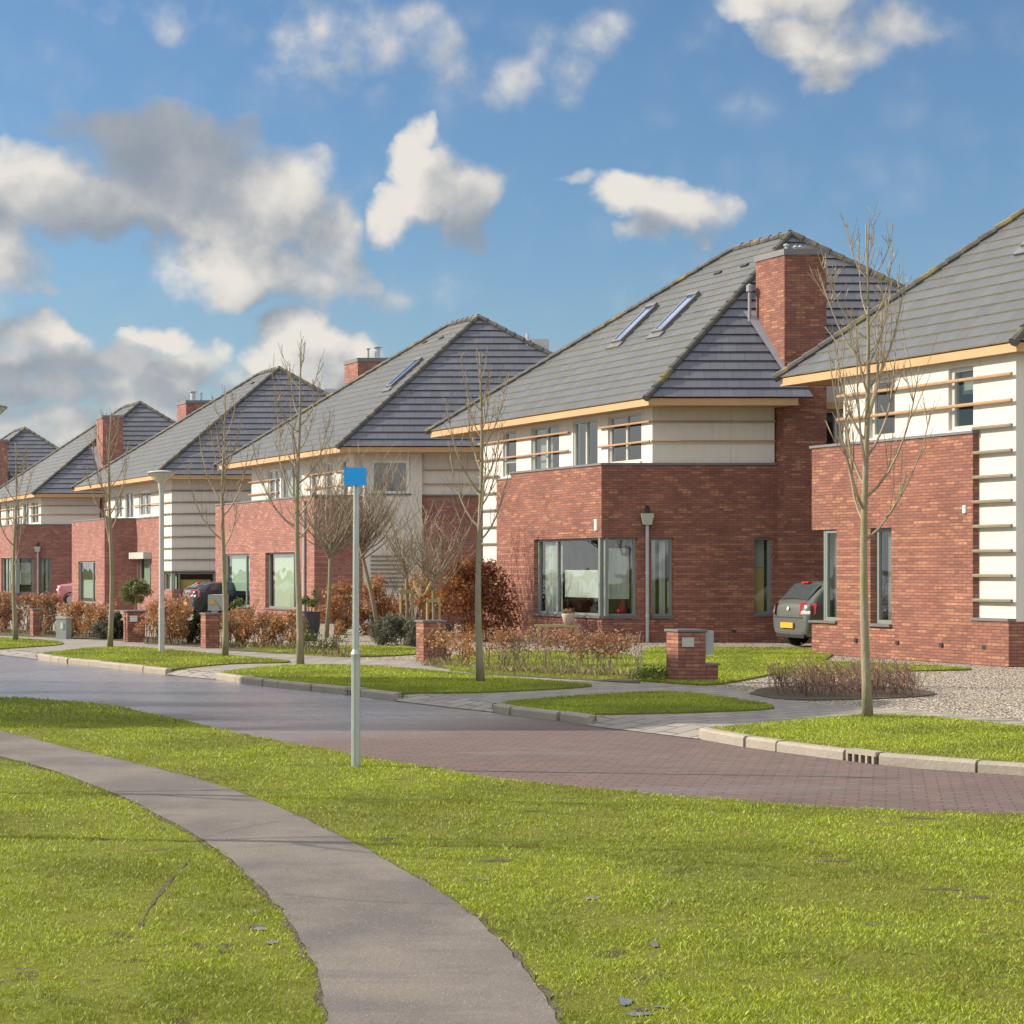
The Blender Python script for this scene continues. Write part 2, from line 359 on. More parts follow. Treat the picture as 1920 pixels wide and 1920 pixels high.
def turfm(T, b):
    p = T.new('ShaderNodeNewGeometry').outputs['Position']
    n = T.noise(p, .55, 4, .6); n2 = T.noise(p, 30, 5, .7); n3 = T.noise(p, 3.5, 3)
    col = T.mix(n2, (.035, .04, .008), (.24, .26, .018))
    col = T.mix(T.m('MULTIPLY', T.sm(n, .42, .68), .5), col, (.12, .13, .014))
    col = T.mix(T.m('MULTIPLY', T.sm(n3, .60, .70), .85), col, (.055, .045, .028))
    T.l.new(col, b.inputs['Base Color'])
    bp = T.new('ShaderNodeBump', inp={'Height': n2}); bp.inputs['Strength'].default_value = .8; bp.inputs['Distance'].default_value = .03
    T.l.new(bp.outputs[0], b.inputs['Normal'])
TURF = mat('turf', (.1, .13, .02), .9, build=turfm)
def soilm(T, b):
    p = T.new('ShaderNodeNewGeometry').outputs['Position']
    n = T.noise(p, 2, 5, .7); n2 = T.noise(p, 30, 4)
    col = T.mix(n2, (.05, .04, .03), (.14, .11, .08)); col = T.mix(T.sm(n, .5, .7), col, (.10, .12, .035))
    T.l.new(col, b.inputs['Base Color'])
    bp = T.new('ShaderNodeBump', inp={'Height': n2}); bp.inputs['Distance'].default_value = .04; T.l.new(bp.outputs[0], b.inputs['Normal'])
SOIL = mat('soil', (.08, .06, .05), .95, build=soilm)
def gravelm(T, b):
    p = T.new('ShaderNodeNewGeometry').outputs['Position']
    v = T.new('ShaderNodeTexVoronoi', inp={'Vector': p}); v.inputs['Scale'].default_value = 28
    bw = T.new('ShaderNodeSeparateColor', inp={0: v.outputs['Color']})
    col = T.mix(bw.outputs[0], (.36, .30, .22), (.80, .71, .58)); col = T.mix(T.sm(v.outputs['Distance'], .35, .6), col, (.10, .085, .07))
    n = T.noise(p, .8, 4); col = T.mix(T.m('MULTIPLY', T.sm(n, .5, .7), .35), col, (.24, .22, .13))
    T.l.new(col, b.inputs['Base Color'])
    bp = T.new('ShaderNodeBump', inp={'Height': v.outputs['Distance']}); bp.invert = True; bp.inputs['Distance'].default_value = .03; T.l.new(bp.outputs[0], b.inputs['Normal'])
GRAVEL = mat('gravel', (.4, .36, .3), .95, build=gravelm)
def roadm(T, b):
    geo = T.new('ShaderNodeNewGeometry'); p = geo.outputs['Position']
    mp = T.new('ShaderNodeMapping', inp={0: p}); mp.inputs['Rotation'].default_value = (0, 0, R(12))
    bt = T.new('ShaderNodeTexBrick', inp={'Vector': mp.outputs[0], 'Color1': (.155, .108, .096, 1), 'Color2': (.118, .088, .081, 1), 'Mortar': (.085, .06, .05, 1)})
    bt.inputs['Scale'].default_value = 1; bt.inputs['Brick Width'].default_value = .21; bt.inputs['Row Height'].default_value = .105
    bt.inputs['Mortar Size'].default_value = .009; bt.inputs['Bias'].default_value = 0
    n = T.noise(p, .35, 4, .6); nf = T.noise(p, 3.5, 4)
    k = T.m('ADD', .8, T.m('ADD', T.m('MULTIPLY', n, .35), T.m('MULTIPLY', T.m('SUBTRACT', nf, .5), .3)))
    c3 = T.new('ShaderNodeCombineColor'); [T.l.new(k, c3.inputs[i]) for i in range(3)]
    col = T.mix(1.0, bt.outputs['Color'], c3.outputs[0], blend='MULTIPLY')
    # wet film: stretched along the road, mostly in the far part
    mw = T.new('ShaderNodeMapping', inp={0: p}); mw.inputs['Scale'].default_value = (.35, 1.0, 1)
    w = T.noise(mw.outputs[0], .55, 4, .55)
    sep = T.new('ShaderNodeSeparateXYZ', inp={0: p})
    far = T.sm(T.m('SUBTRACT', sep.outputs[1], T.m('MULTIPLY', sep.outputs[0], 1.1)), 19, 23)
    wet = T.m('MULTIPLY', T.sm(w, .30, .52), far)
    wet2 = T.m('MULTIPLY', T.sm(w, .60, .68), .6)
    wet = T.m('MAXIMUM', wet, wet2)
    col = T.mix(T.m('MULTIPLY', wet, .35), col, (.08, .075, .08))
    T.l.new(col, b.inputs['Base Color'])
    T.l.new(T.m('SUBTRACT', .78, T.m('MULTIPLY', wet, .50)), b.inputs['Roughness'])
    T.l.new(T.m('ADD', .3, T.m('MULTIPLY', wet, .7)), b.inputs['Specular IOR Level'])
    bp = T.new('ShaderNodeBump', inp={'Height': T.m('ADD', T.m('SUBTRACT', 1, bt.outputs['Fac']), T.m('ADD', T.m('MULTIPLY', nf, .6), T.m('MULTIPLY', T.noise(p, 14, 3), 1.2)))})
    T.l.new(T.m('ADD', .3, T.m('MULTIPLY', wet, .5)), bp.inputs['Strength']); bp.inputs['Distance'].default_value = .012
    T.l.new(bp.outputs[0], b.inputs['Normal'])
def roadwet(T, b):
    roadm(T, b)
    p = T.new('ShaderNodeNewGeometry').outputs['Position']
    mw = T.new('ShaderNodeMapping', inp={0: p}); mw.inputs['Scale'].default_value = (.30, 1.0, 1)
    w = T.noise(mw.outputs[0], .5, 5, .55)
    sep = T.new('ShaderNodeSeparateXYZ', inp={0: p})
    far = T.sm(T.m('SUBTRACT', sep.outputs[1], T.m('MULTIPLY', sep.outputs[0], 1.1)), 19.5, 23.5)
    T.l.new(T.m('MULTIPLY', T.sm(w, .30, .54), T.m('MULTIPLY', far, 1.0)), b.inputs['Coat Weight'])
    b.inputs['Coat Roughness'].default_value = .22; b.inputs['Coat IOR'].default_value = 2.0
    cb = T.new('ShaderNodeBump', inp={'Height': T.noise(p, 9, 3)}); cb.inputs['Strength'].default_value = 1; cb.inputs['Distance'].default_value = .05
    T.l.new(cb.outputs[0], b.inputs['Coat Normal'])
ROAD = mat('clinker_road', (.17, .12, .11), .75, build=roadwet)
def pathm(T, b):
    p = T.new('ShaderNodeNewGeometry').outputs['Position']
    n = T.noise(p, .9, 5, .6); nf = T.noise(p, 60, 4, .7); s = T.noise(p, 3, 5, .7)
    v = T.new('ShaderNodeTexVoronoi', inp={'Vector': p}); v.inputs['Scale'].default_value = 130
    vs = T.new('ShaderNodeSeparateColor', inp={0: v.outputs['Color']})
    col = T.mix(T.sm(n, .35, .65), (.115, .105, .098), (.195, .170, .145))
    col = T.mix(T.m('MULTIPLY', vs.outputs[0], .45), col, (.10, .092, .085))
    col = T.mix(T.m('MULTIPLY', T.m('GREATER_THAN', vs.outputs[1], .96), .35), col, (.36, .33, .28))
    col = T.mix(T.m('MULTIPLY', T.sm(s, .56, .72), .45), col, (.085, .08, .08))
    mw = T.new('ShaderNodeMapping', inp={0: p}); mw.inputs['Scale'].default_value = (.6, 2.6, 1)
    st = T.noise(mw.outputs[0], 1.6, 5, .6, .4)
    col = T.mix(T.m('MULTIPLY', T.sm(st, .52, .68), .45), col, (.095, .092, .095))
    sp = T.new('ShaderNodeSeparateXYZ', inp={0: p})
    def arc(cx, cy, r_, w_):
        dx = T.m('SUBTRACT', sp.outputs[0], cx); dy = T.m('SUBTRACT', sp.outputs[1], cy)
        q = T.m('SQRT', T.m('ADD', T.m('MULTIPLY', dx, dx), T.m('MULTIPLY', dy, dy)))
        return T.m('SUBTRACT', 1, T.sm(T.m('ABSOLUTE', T.m('SUBTRACT', q, r_)), 0, w_))
    ax, ay = gp(525, 1540, -.04); ar = T.m('MULTIPLY', arc(ax+1.35, ay-1.2, 1.8, .035), T.sm(T.noise(p, 4, 2), .42, .5))
    col = T.mix(T.m('MULTIPLY', ar, .5), col, (.07, .065, .065))
    T.l.new(col, b.inputs['Base Color'])
    T.l.new(T.m('SUBTRACT', .85, T.m('MULTIPLY', T.sm(s, .6, .75), .4)), b.inputs['Roughness'])
    bp = T.new('ShaderNodeBump', inp={'Height': nf}); bp.inputs['Strength'].default_value = .6; bp.inputs['Distance'].default_value = .01
    T.l.new(bp.outputs[0], b.inputs['Normal'])
PATH = mat('asphalt_path', (.2, .17, .14), .85, build=pathm)
def slabm(T, b):
    p = T.new('ShaderNodeNewGeometry').outputs['Position']
    mp = T.new('ShaderNodeMapping', inp={0: p}); mp.inputs['Rotation'].default_value = (0, 0, R(-32))
    bt = T.new('ShaderNodeTexBrick', inp={'Vector': mp.outputs[0], 'Color1': (.30, .27, .235, 1), 'Color2': (.235, .215, .19, 1), 'Mortar': (.07, .065, .06, 1)})
    bt.inputs['Scale'].default_value = 1; bt.inputs['Brick Width'].default_value = .45; bt.inputs['Row Height'].default_value = .3; bt.inputs['Mortar Size'].default_value = .012
    n = T.noise(p, 1.2, 5, .65)
    col = T.mix(T.m('MULTIPLY', T.sm(n, .45, .7), .5), bt.outputs['Color'], (.15, .135, .12))
    T.l.new(col, b.inputs['Base Color'])
    bp = T.new('ShaderNodeBump', inp={'Height': bt.outputs['Fac']}); bp.invert = True; bp.inputs['Strength'].default_value = .5; bp.inputs['Distance'].default_value = .01
    T.l.new(bp.outputs[0], b.inputs['Normal'])
PAVE = mat('paving_slab', (.27, .25, .22), .8, build=slabm)
KERB = mat('kerb_concrete', (.29, .26, .215), .85, build=vary(3, .2, 30, .18, .3))
PUDDLE = mat('standing_water', (.13, .13, .13), .12, spec=.8)
# ------------------------------------------------------------------ mesh builder
class MB:
    def __init__(s): s.v = []; s.f = []; s.uv = []; s.mi = []; s.tint = None
    def poly(s, pts, uv=None, mi=0):
        n = len(s.v); s.v += [tuple(p) for p in pts]; s.f.append(tuple(range(n, n+len(pts))))
        s.uv.append(uv or [(p[0], p[1]) for p in pts]); s.mi.append(mi)
    def hexa(s, c, uvf=None, mi=0):      # c: 8 corners, bottom 4 (ccw from above) then top 4
        for q in ((0, 3, 2, 1), (4, 5, 6, 7), (0, 1, 5, 4), (1, 2, 6, 5), (2, 3, 7, 6), (3, 0, 4, 7)):
            pts = [c[i] for i in q]
            if q[0] in (0, 1, 2, 3) and 4 <= q[2] <= 7:
                a, b = Vector(pts[0]), Vector(pts[1]); L = (b-a).length; o = (a.x*.73+a.y*.37)
                s.poly(pts, [(o, pts[0][2]), (o+L, pts[1][2]), (o+L, pts[2][2]), (o, pts[3][2])], mi)
            else: s.poly(pts, None, mi)
    def box(s, x0, x1, y0, y1, z0, z1, mi=0):
        s.hexa([(x0, y0, z0), (x1, y0, z0), (x1, y1, z0), (x0, y1, z0), (x0, y0, z1), (x1, y0, z1), (x1, y1, z1), (x0, y1, z1)], mi=mi)
    def tube(s, pts, rad, n=6, cap=True, mi=0):
        pts = [Vector(p) for p in pts]; m = len(pts)
        if not hasattr(rad, '__len__'): rad = [rad]*m
        base = len(s.v); prev = None
        for i, p in enumerate(pts):
            t = (pts[min(i+1, m-1)]-pts[max(i-1, 0)]).normalized()
            if prev is None: prev = t.orthogonal().normalized()
            u = (prev - t*prev.dot(t)).normalized(); prev = u; w = t.cross(u)
            for k in range(n):
                a = 2*math.pi*k/n; q = p + (u*math.cos(a)+w*math.sin(a))*rad[i]; s.v.append(tuple(q))
        for i in range(m-1):
            for k in range(n):
                a, b = base+i*n+k, base+i*n+(k+1) % n
                s.f.append((a, b, b+n, a+n)); s.uv.append([(k/n, i), ((k+1)/n, i), ((k+1)/n, i+1), (k/n, i+1)]); s.mi.append(mi)
        if cap:
            s.f.append(tuple(base+k for k in range(n))[::-1]); s.uv.append([(0, 0)]*n); s.mi.append(mi)
            s.f.append(tuple(base+(m-1)*n+k for k in range(n))); s.uv.append([(0, 0)]*n); s.mi.append(mi)
    def lathe(s, prof, c=(0, 0, 0), n=20, mi=0):
        base = len(s.v)
        for r, z in prof:
            for k in range(n):
                a = 2*math.pi*k/n; s.v.append((c[0]+r*math.cos(a), c[1]+r*math.sin(a), c[2]+z))
        for i in range(len(prof)-1):
            for k in range(n):
                a, b = base+i*n+k, base+i*n+(k+1) % n
                s.f.append((a, b, b+n, a+n)); s.uv.append([(0, 0)]*4); s.mi.append(mi)
    def build(s, name, mats, parent=None, smooth=False, loc=None):
        me = bpy.data.meshes.new(name); me.from_pydata(s.v, [], s.f)
        if not isinstance(mats, (list, tuple)): mats = [mats]
        for m in mats: me.materials.append(m)
        ul = me.uv_layers.new(name='UVMap')
        flat = [c for f in s.uv for p in f for c in p]
        ul.data.foreach_set('uv', flat)
        me.polygons.foreach_set('material_index', s.mi)
        if smooth: me.polygons.foreach_set('use_smooth', [True]*len(s.f))
        me.update()
        o = bpy.data.objects.new(name, me); COL.objects.link(o)
        if parent: o.parent = parent
        if loc is not None: o.location = loc
        return o
def bevel(o, w=.01, seg=1):
    m = o.modifiers.new('bevel', 'BEVEL'); m.width = w; m.segments = seg; m.limit_method = 'ANGLE'; return o
def thing(name, label, cat, loc=(0, 0, 0), rz=0, group=None):
    o = bpy.data.objects.new(name, None); COL.objects.link(o); o.location = loc; o.rotation_euler = (0, 0, rz)
    o['label'] = label; o['category'] = cat
    if group: o['group'] = group
    return o
def tag(o, label=None, cat=None, group=None, kind=None):
    if label: o['label'] = label
    if cat: o['category'] = cat
    if group: o['group'] = group
    if kind: o['kind'] = kind
    return o
def W(px, D): return (px-HX)/F*D
# ------------------------------------------------------------------ ground
def slab(name, poly, z, m, skirt=.06, kind='structure', px=True, cuts=None):
    pts = [gp(x, y, z) for x, y in poly] if px else poly
    area = sum(pts[i][0]*pts[(i+1) % len(pts)][1]-pts[(i+1) % len(pts)][0]*pts[i][1] for i in range(len(pts)))
    if area < 0: pts = pts[::-1]
    mb = MB(); tri = tessellate_polygon([[Vector((x, y, 0)) for x, y in pts]])
    for t in tri:
        q = [pts[i] for i in t]
        if (q[1][0]-q[0][0])*(q[2][1]-q[0][1])-(q[2][0]-q[0][0])*(q[1][1]-q[0][1]) < 0: q = q[::-1]
        mb.poly([(x, y, z) for x, y in q])
    if skirt:
        for i in range(len(pts)):
            a, b = pts[i], pts[(i+1) % len(pts)]
            mb.poly([(a[0], a[1], z-skirt), (b[0], b[1], z-skirt), (b[0], b[1], z), (a[0], a[1], z)])
    o = mb.build(name, m); o['kind'] = kind; return o, pts
def smooth_line(pts, n=6):                # Catmull-Rom through the points
    out = []
    P = [pts[0]]+list(pts)+[pts[-1]]
    for i in range(1, len(P)-2):
        for k in range(n):
            t = k/n; p0, p1, p2, p3 = P[i-1], P[i], P[i+1], P[i+2]
            out.append(tuple(.5*((2*p1[j])+(-p0[j]+p2[j])*t+(2*p0[j]-5*p1[j]+4*p2[j]-p3[j])*t*t+(-p0[j]+3*p1[j]-3*p2[j]+p3[j])*t**3) for j in range(2)))
    out.append(tuple(pts[-1])); return out
mb = MB(); mb.poly([(-900, -300, -.14), (900, -300, -.14), (900, 1500, -.14), (-900, 1500, -.14)])
g = mb.build('ground', TURF); g['kind'] = 'structure'
# kerb lines (photo positions of the kerb foot), far side of the road from left to right
ROADZ = -.075
K4 = [(70, 1236), (115, 1243), (170, 1249), (240, 1257), (312, 1265)]
K3 = [(402, 1273), (440, 1279), (520, 1289), (600, 1297), (680, 1306), (742, 1314)]
K2 = [(925, 1335), (960, 1341), (1010, 1347), (1060, 1353), (1100, 1360)]
K1 = [(1308, 1385), (1350, 1393), (1405, 1402), (1470, 1411), (1555, 1422), (1640, 1433), (1720, 1441), (1850, 1450), (1960, 1457), (2150, 1468), (2500, 1485)]
far_edge = [(-900, 1200), (-200, 1222), (20, 1229)] + K4 + K3 + K2 + K1
near_edge = [(-500, 1306), (-60, 1307), (60, 1309), (200, 1320), (340, 1350), (420, 1369), (500, 1386), (600, 1402), (700, 1422), (830, 1441), (900, 1456), (1000, 1467), (1100, 1477), (1300, 1495), (1500, 1510), (1700, 1520), (1920, 1527), (2300, 1540), (2900, 1560)]
def off_line(P, d):
    P = smooth_line([gp(x, y, ROADZ) for x, y in P], 4); out = []
    for i in range(len(P)):
        a, b = P[max(i-1, 0)], P[min(i+1, len(P)-1)]; t = Vector((b[0]-a[0], b[1]-a[1])).normalized(); out.append((P[i][0]-t.y*d, P[i][1]+t.x*d))
    return out
fe = [gp(x, y, ROADZ) for x, y in far_edge]; ne = [gp(x, y, -.05) for x, y in near_edge]
fe = [(-150, 210)] + fe[0:] + [(40, 9)]
ne_r = ne[::-1]
road_poly = [(-170, 170)] + [(-60, 50)] + [(p[0], p[1]) for p in []]
road_pts = fe + [(60, -8)] + [(40, 2)] + [(p[0], p[1]-.0) for p in ne_r] + [(-60, 14), (-200, 60)]
slab('road', road_pts, ROADZ, ROAD, skirt=0, px=False)
# near lawn
lawn_pts = ne + [(38, 2), (38, -30), (-80, -30), (-80, 10)]
lawn_o, lawn_poly = slab('lawn', lawn_pts, -.05, TURF, skirt=.08, px=False)
PR = [(-160, 1338), (0, 1371), (130, 1403), (300, 1443), (400, 1470), (520, 1514), (620, 1560), (720, 1612), (800, 1658), (880, 1713), (940, 1768), (990, 1826), (1030, 1885), (1075, 1975), (1110, 2100)]
PL = [(-200, 1372), (0, 1419), (130, 1456), (250, 1505), (360, 1563), (430, 1612), (500, 1674), (550, 1737), (585, 1800), (605, 1860), (612, 1925), (612, 2020), (590, 2150)]
pr = smooth_line([gp(x, y, -.045) for x, y in PR]); pl = smooth_line([gp(x, y, -.045) for x, y in PL])
random.seed(3)
pr = [(x+random.uniform(-.012, .012), y+random.uniform(-.012, .012)) for x, y in pr]; pl = [(x+random.uniform(-.012, .012), y+random.uniform(-.012, .012)) for x, y in pl]
path_pts = [(-40, 30.5)] + pr + [(1.2, -5), (-.6, -5)] + pl[::-1] + [(-40, 27.5)]
def widen(P, d):
    out = []; rj = random.Random(9)
    for i in range(len(P)):
        a, b = P[max(i-1, 0)], P[min(i+1, len(P)-1)]; t = Vector((b[0]-a[0], b[1]-a[1])).normalized(); e = d*rj.uniform(.3, 1.6); out.append((P[i][0]-t.y*e, P[i][1]+t.x*e))
    return out
slab('path', path_pts, -.040, PATH, skirt=0, px=False)
slab('path_edge_soil', [(-40, 30.6)] + widen(pr, .03) + [(1.3, -5), (-.7, -5)] + widen(pl, -.03)[::-1] + [(-40, 27.4)], -.045, SOIL, skirt=0, px=False)
# far plots: gravel base
g0 = lambda L_: [gp(x, y, -.005) for x, y in L_]
plot = [(-150, 215)] + g0([(-900, 1193), (-200, 1214), (0, 1218), (60, 1225)]) + off_line(K4, .1) + g0([(322, 1255), (404, 1262)]) + off_line(K3, .1) + g0([(746, 1300), (850, 1305), (922, 1320)]) + off_line(K2, .1) + g0([(1104, 1340), (1215, 1349), (1330, 1366)]) + off_line(K1, .1) + [(45, 9), (120, 9), (120, 215)]
slab('front_plots', plot, -.005, GRAVEL, skirt=.13, px=False)
# pavement (sidewalk) sheet
far_sw = [(-900, 1170), (-100, 1187), (110, 1196), (240, 1203), (430, 1219), (650, 1232), (800, 1244), (900, 1262), (1180, 1279), (1265, 1283), (1350, 1288), (1450, 1306), (1520, 1318), (1700, 1330), (1920, 1352), (2300, 1380), (2600, 1400)]
near_sw = [(-900, 1191), (-200, 1210), (0, 1217), (75, 1223), (200, 1236), (325, 1253), (402, 1261), (520, 1272), (742, 1297), (850, 1303), (925, 1318), (1100, 1339), (1210, 1347), (1330, 1364), (1470, 1382), (1640, 1402), (1850, 1418), (2150, 1436), (2500, 1452)]
slab('pavement', far_sw + near_sw[::-1], 0.0, PAVE, skirt=0)
def apron_old(pts_front, pts_back):          # crossings sloping from the pavement down to the road
    mb = MB(); A = [gp(x, y, -.082) for x, y in pts_front]; B = [gp(x, y, .002) for x, y in pts_back]
    for i in range(len(A)-1):
        mb.poly([(A[i][0], A[i][1], -.082), (A[i+1][0], A[i+1][1], -.082), (B[i+1][0], B[i+1][1], .004), (B[i][0], B[i][1], .004)])
    o = mb.build('driveway_crossing', PAVE); o['kind'] = 'structure'
def apron(A, B):
    mb = MB(); n = len(A)
    for i in range(n-1): mb.poly([(*A[i], -.068), (*A[i+1], -.068), (*B[i+1], .004), (*B[i], .004)])
    for P in (0, n-1): mb.poly([(*A[P], -.068), (*B[P], .004), (*B[P], -.13), (*A[P], -.13)])
    o = mb.build('driveway_crossing', PAVE); o['kind'] = 'structure'
def gl(L_, z): return [gp(x, y, z) for x, y in L_]
apron(gl([(312, 1265), (355, 1269), (402, 1273)], -.068), gl([(322, 1254), (360, 1258), (404, 1261)], .004))
apron(gl([(742, 1314), (835, 1325), (925, 1335)], -.068), gl([(746, 1298), (850, 1303), (922, 1318)], .004))
apron(gl([(1100, 1360), (1200, 1372), (1308, 1385)], -.068), gl([(1104, 1339), (1215, 1347), (1330, 1364)], .004))
apron(gl([(0, 1228), (40, 1232), (70, 1236)], -.068), gl([(0, 1218), (45, 1222), (66, 1224)], .004))
# verges and front lawns (turf sheets, slightly proud)
V1 = [(1330, 1366), (1345, 1364), (1450, 1354), (1580, 1343), (1640, 1340), (1750, 1344), (1930, 1362), (2300, 1388), (2500, 1402)]
V2 = [(940, 1318), (975, 1313), (1050, 1307), (1180, 1299), (1270, 1298), (1370, 1309), (1452, 1326), (1300, 1334), (1180, 1337), (1110, 1338)]
V3 = [(412, 1261), (470, 1253), (560, 1247), (700, 1249), (850, 1261), (1000, 1274), (1110, 1285), (950, 1295), (850, 1298), (752, 1298)]
V4 = [(82, 1224), (130, 1219), (210, 1213), (300, 1217), (420, 1228), (545, 1240), (450, 1243), (380, 1248), (330, 1254)]
def verge(V, K):      # pavement side from V, road side tucked against the back of the kerb
    k = off_line(K, .12); top = smooth_line([gp(x, y, .02) for x, y in V], 4)
    return top + k[::-1]
V5 = [(-300, 1205), (-40, 1196), (60, 1199), (120, 1206), (60, 1212), (-100, 1220), (-300, 1218)]
G2 = [(1190, 1274), (1205, 1222), (1262, 1214), (1520, 1216), (1560, 1224), (1540, 1240), (1500, 1252), (1350, 1281), (1262, 1279)]
G2b = [(845, 1256), (835, 1243), (900, 1222), (1185, 1228), (1178, 1272), (1000, 1266)]
G1 = [(1440, 1262), (1525, 1240), (1822, 1253), (1700, 1257), (1550, 1268)]
G3 = [(455, 1216), (560, 1212), (760, 1213), (775, 1226), (640, 1230), (540, 1224)]
verge_polys = []
for nm, P, z, K in (('grass_verge', V1, .02, K1), ('grass_verge', V2, .02, K2), ('grass_verge', V3, .02, K3), ('grass_verge', V4, .02, K4), ('grass_verge', V5, .02, None),
                 ('front_lawn', G2, .02, None), ('front_lawn', G2b, .02, None), ('front_lawn', G1, .02, None), ('front_lawn', G3, .02, None)):
    if K: o, pts = slab(nm, verge(P, K), z, TURF, skirt=.05, px=False)
    else: o, pts = slab(nm, smooth_line(P+[P[0]], 3)[:-1], z, TURF, skirt=.05)
    verge_polys.append((pts, z))
# earth bed under the bare shrub, planting beds
slab('planting_bed', smooth_line([(1405, 1300), (1440, 1288), (1560, 1283), (1700, 1290), (1755, 1301), (1640, 1309), (1480, 1311), (1405, 1300)], 3)[:-1], .012, SOIL, skirt=.03)
slab('planting_bed', [(800, 1240), (845, 1248), (1000, 1258), (1200, 1266), (1200, 1280), (900, 1263), (795, 1246)], .014, SOIL, skirt=.03)
slab('planting_bed', [(425, 1206), (560, 1210), (650, 1222), (655, 1231), (430, 1219)], .014, SOIL, skirt=.03)
slab('planting_bed', [(125, 1184), (235, 1188), (240, 1201), (110, 1195)], .014, SOIL, skirt=.03)
slab('planting_bed', [(-100, 1176), (110, 1184), (105, 1195), (-100, 1187)], .014, SOIL, skirt=.03)
slab('planting_bed', [(270, 1193), (370, 1198), (375, 1212), (270, 1206)], .014, SOIL, skirt=.03)
# small kerbed tip of the lawn by the side street (far left)
# kerbs
def kerb(line, seed, drain=None):
    random.seed(seed)
    pts = smooth_line([gp(x, y, ROADZ) for x, y in line], 8)
    # resample
    d = [0]
    for i in range(1, len(pts)): d.append(d[-1]+math.dist(pts[i], pts[i-1]))
    def at(t):
        t = max(0, min(t, d[-1]))
        for i in range(1, len(pts)):
            if d[i] >= t:
                k = (t-d[i-1])/max(1e-6, d[i]-d[i-1]); return Vector((pts[i-1][0]+(pts[i][0]-pts[i-1][0])*k, pts[i-1][1]+(pts[i][1]-pts[i-1][1])*k, 0))
        return Vector((*pts[-1], 0))
    t = 0; mb = MB()
    while t < d[-1]-.2:
        L = random.choice((.5, .95, .98, 1.0, .97)); t2 = min(t+L, d[-1]); g = .018
        a, b = at(t+g), at(t2-g); dr = (b-a).normalized(); nrm = Vector((-dr.y, dr.x, 0))
        j = random.uniform(-.012, .012); w = .13; zt = .030+random.uniform(-.006, .008); a = a+nrm*j; b = b+nrm*(j+random.uniform(-.01, .01))
        z0 = -.14; ch = .025
        isd = False
        if drain is not None and t <= drain < t2+.5: t2 = t+.42; b = at(t2-g); isd = True; drain = None; b = b+nrm*0; dr = (b-a).normalized()
        if isd:      # gully inlet: a frame with bars
            for q in range(5):
                u0 = a+(b-a)*(q/4.6); u1 = a+(b-a)*(q/4.6+.07)
                mb.hexa([tuple(u0), tuple(u1), tuple(u1+nrm*w), tuple(u0+nrm*w)] and [(*u0.xy, z0), (*u1.xy, z0), (*(u1+nrm*w).xy, z0), (*(u0+nrm*w).xy, z0), (*u0.xy, zt-.04), (*u1.xy, zt-.04), (*(u1+nrm*w).xy, zt-.04), (*(u0+nrm*w).xy, zt-.04)])
            mb.hexa([(*a.xy, zt-.04), (*b.xy, zt-.04), (*(b+nrm*w).xy, zt-.04), (*(a+nrm*w).xy, zt-.04), (*a.xy, zt), (*b.xy, zt), (*(b+nrm*w).xy, zt), (*(a+nrm*w).xy, zt)])
            c0, c1 = a+nrm*w*.7, b+nrm*w*.7
            mb.hexa([(*c0.xy, z0), (*c1.xy, z0), (*(c1+nrm*.03).xy, z0), (*(c0+nrm*.03).xy, z0), (*c0.xy, zt-.05), (*c1.xy, zt-.05), (*(c1+nrm*.03).xy, zt-.05), (*(c0+nrm*.03).xy, zt-.05)], mi=1)
        else:
            a2, b2 = a+nrm*ch, b+nrm*ch; a3, b3 = a+nrm*w, b+nrm*w
            P = lambda v, z: (v.x, v.y, z)
            mb.poly([P(a, z0), P(b, z0), P(b, zt-ch), P(a, zt-ch)]); mb.poly([P(a, zt-ch), P(b, zt-ch), P(b2, zt), P(a2, zt)])
            mb.poly([P(a2, zt), P(b2, zt), P(b3, zt), P(a3, zt)]); mb.poly([P(b3, z0), P(a3, z0), P(a3, zt), P(b3, zt)])
            mb.poly([P(a, z0), P(a, zt-ch), P(a2, zt), P(a3, zt), P(a3, z0)]); mb.poly([P(b, z0), P(b3, z0), P(b3, zt), P(b2, zt), P(b, zt-ch)])
        t = t2
    o = mb.build('kerb', [KERB, DARKM]); o['kind'] = 'structure'; return o
kerb(K1, 1, drain=3.1); kerb(K2, 2); kerb(K3, 5, drain=5.6); kerb(K4, 4)
# ------------------------------------------------------------------ grass blades
def in_poly(x, y, poly):
    P = np.array(poly); inside = np.zeros(len(x), bool); j = len(P)-1
    for i in range(len(P)):
        xi, yi, xj, yj = P[i, 0], P[i, 1], P[j, 0], P[j, 1]
        c = ((yi > y) != (yj > y)) & (x < (xj-xi)*(y-yi)/(yj-yi+1e-12)+xi); inside ^= c; j = i
    return inside
rng = np.random.default_rng(7)
def vnoise(x, y, s, seed=0):
    r = np.random.default_rng(seed); G = r.random((64, 64)); fx = (x/s) % 63; fy = (y/s) % 63
    ix = fx.astype(int); iy = fy.astype(int); tx = fx-ix; ty = fy-iy; tx = tx*tx*(3-2*tx); ty = ty*ty*(3-2*ty)
    ix2 = (ix+1) % 64; iy2 = (iy+1) % 64
    return (G[ix, iy]*(1-tx)+G[ix2, iy]*tx)*(1-ty)+(G[ix, iy2]*(1-tx)+G[ix2, iy2]*tx)*ty
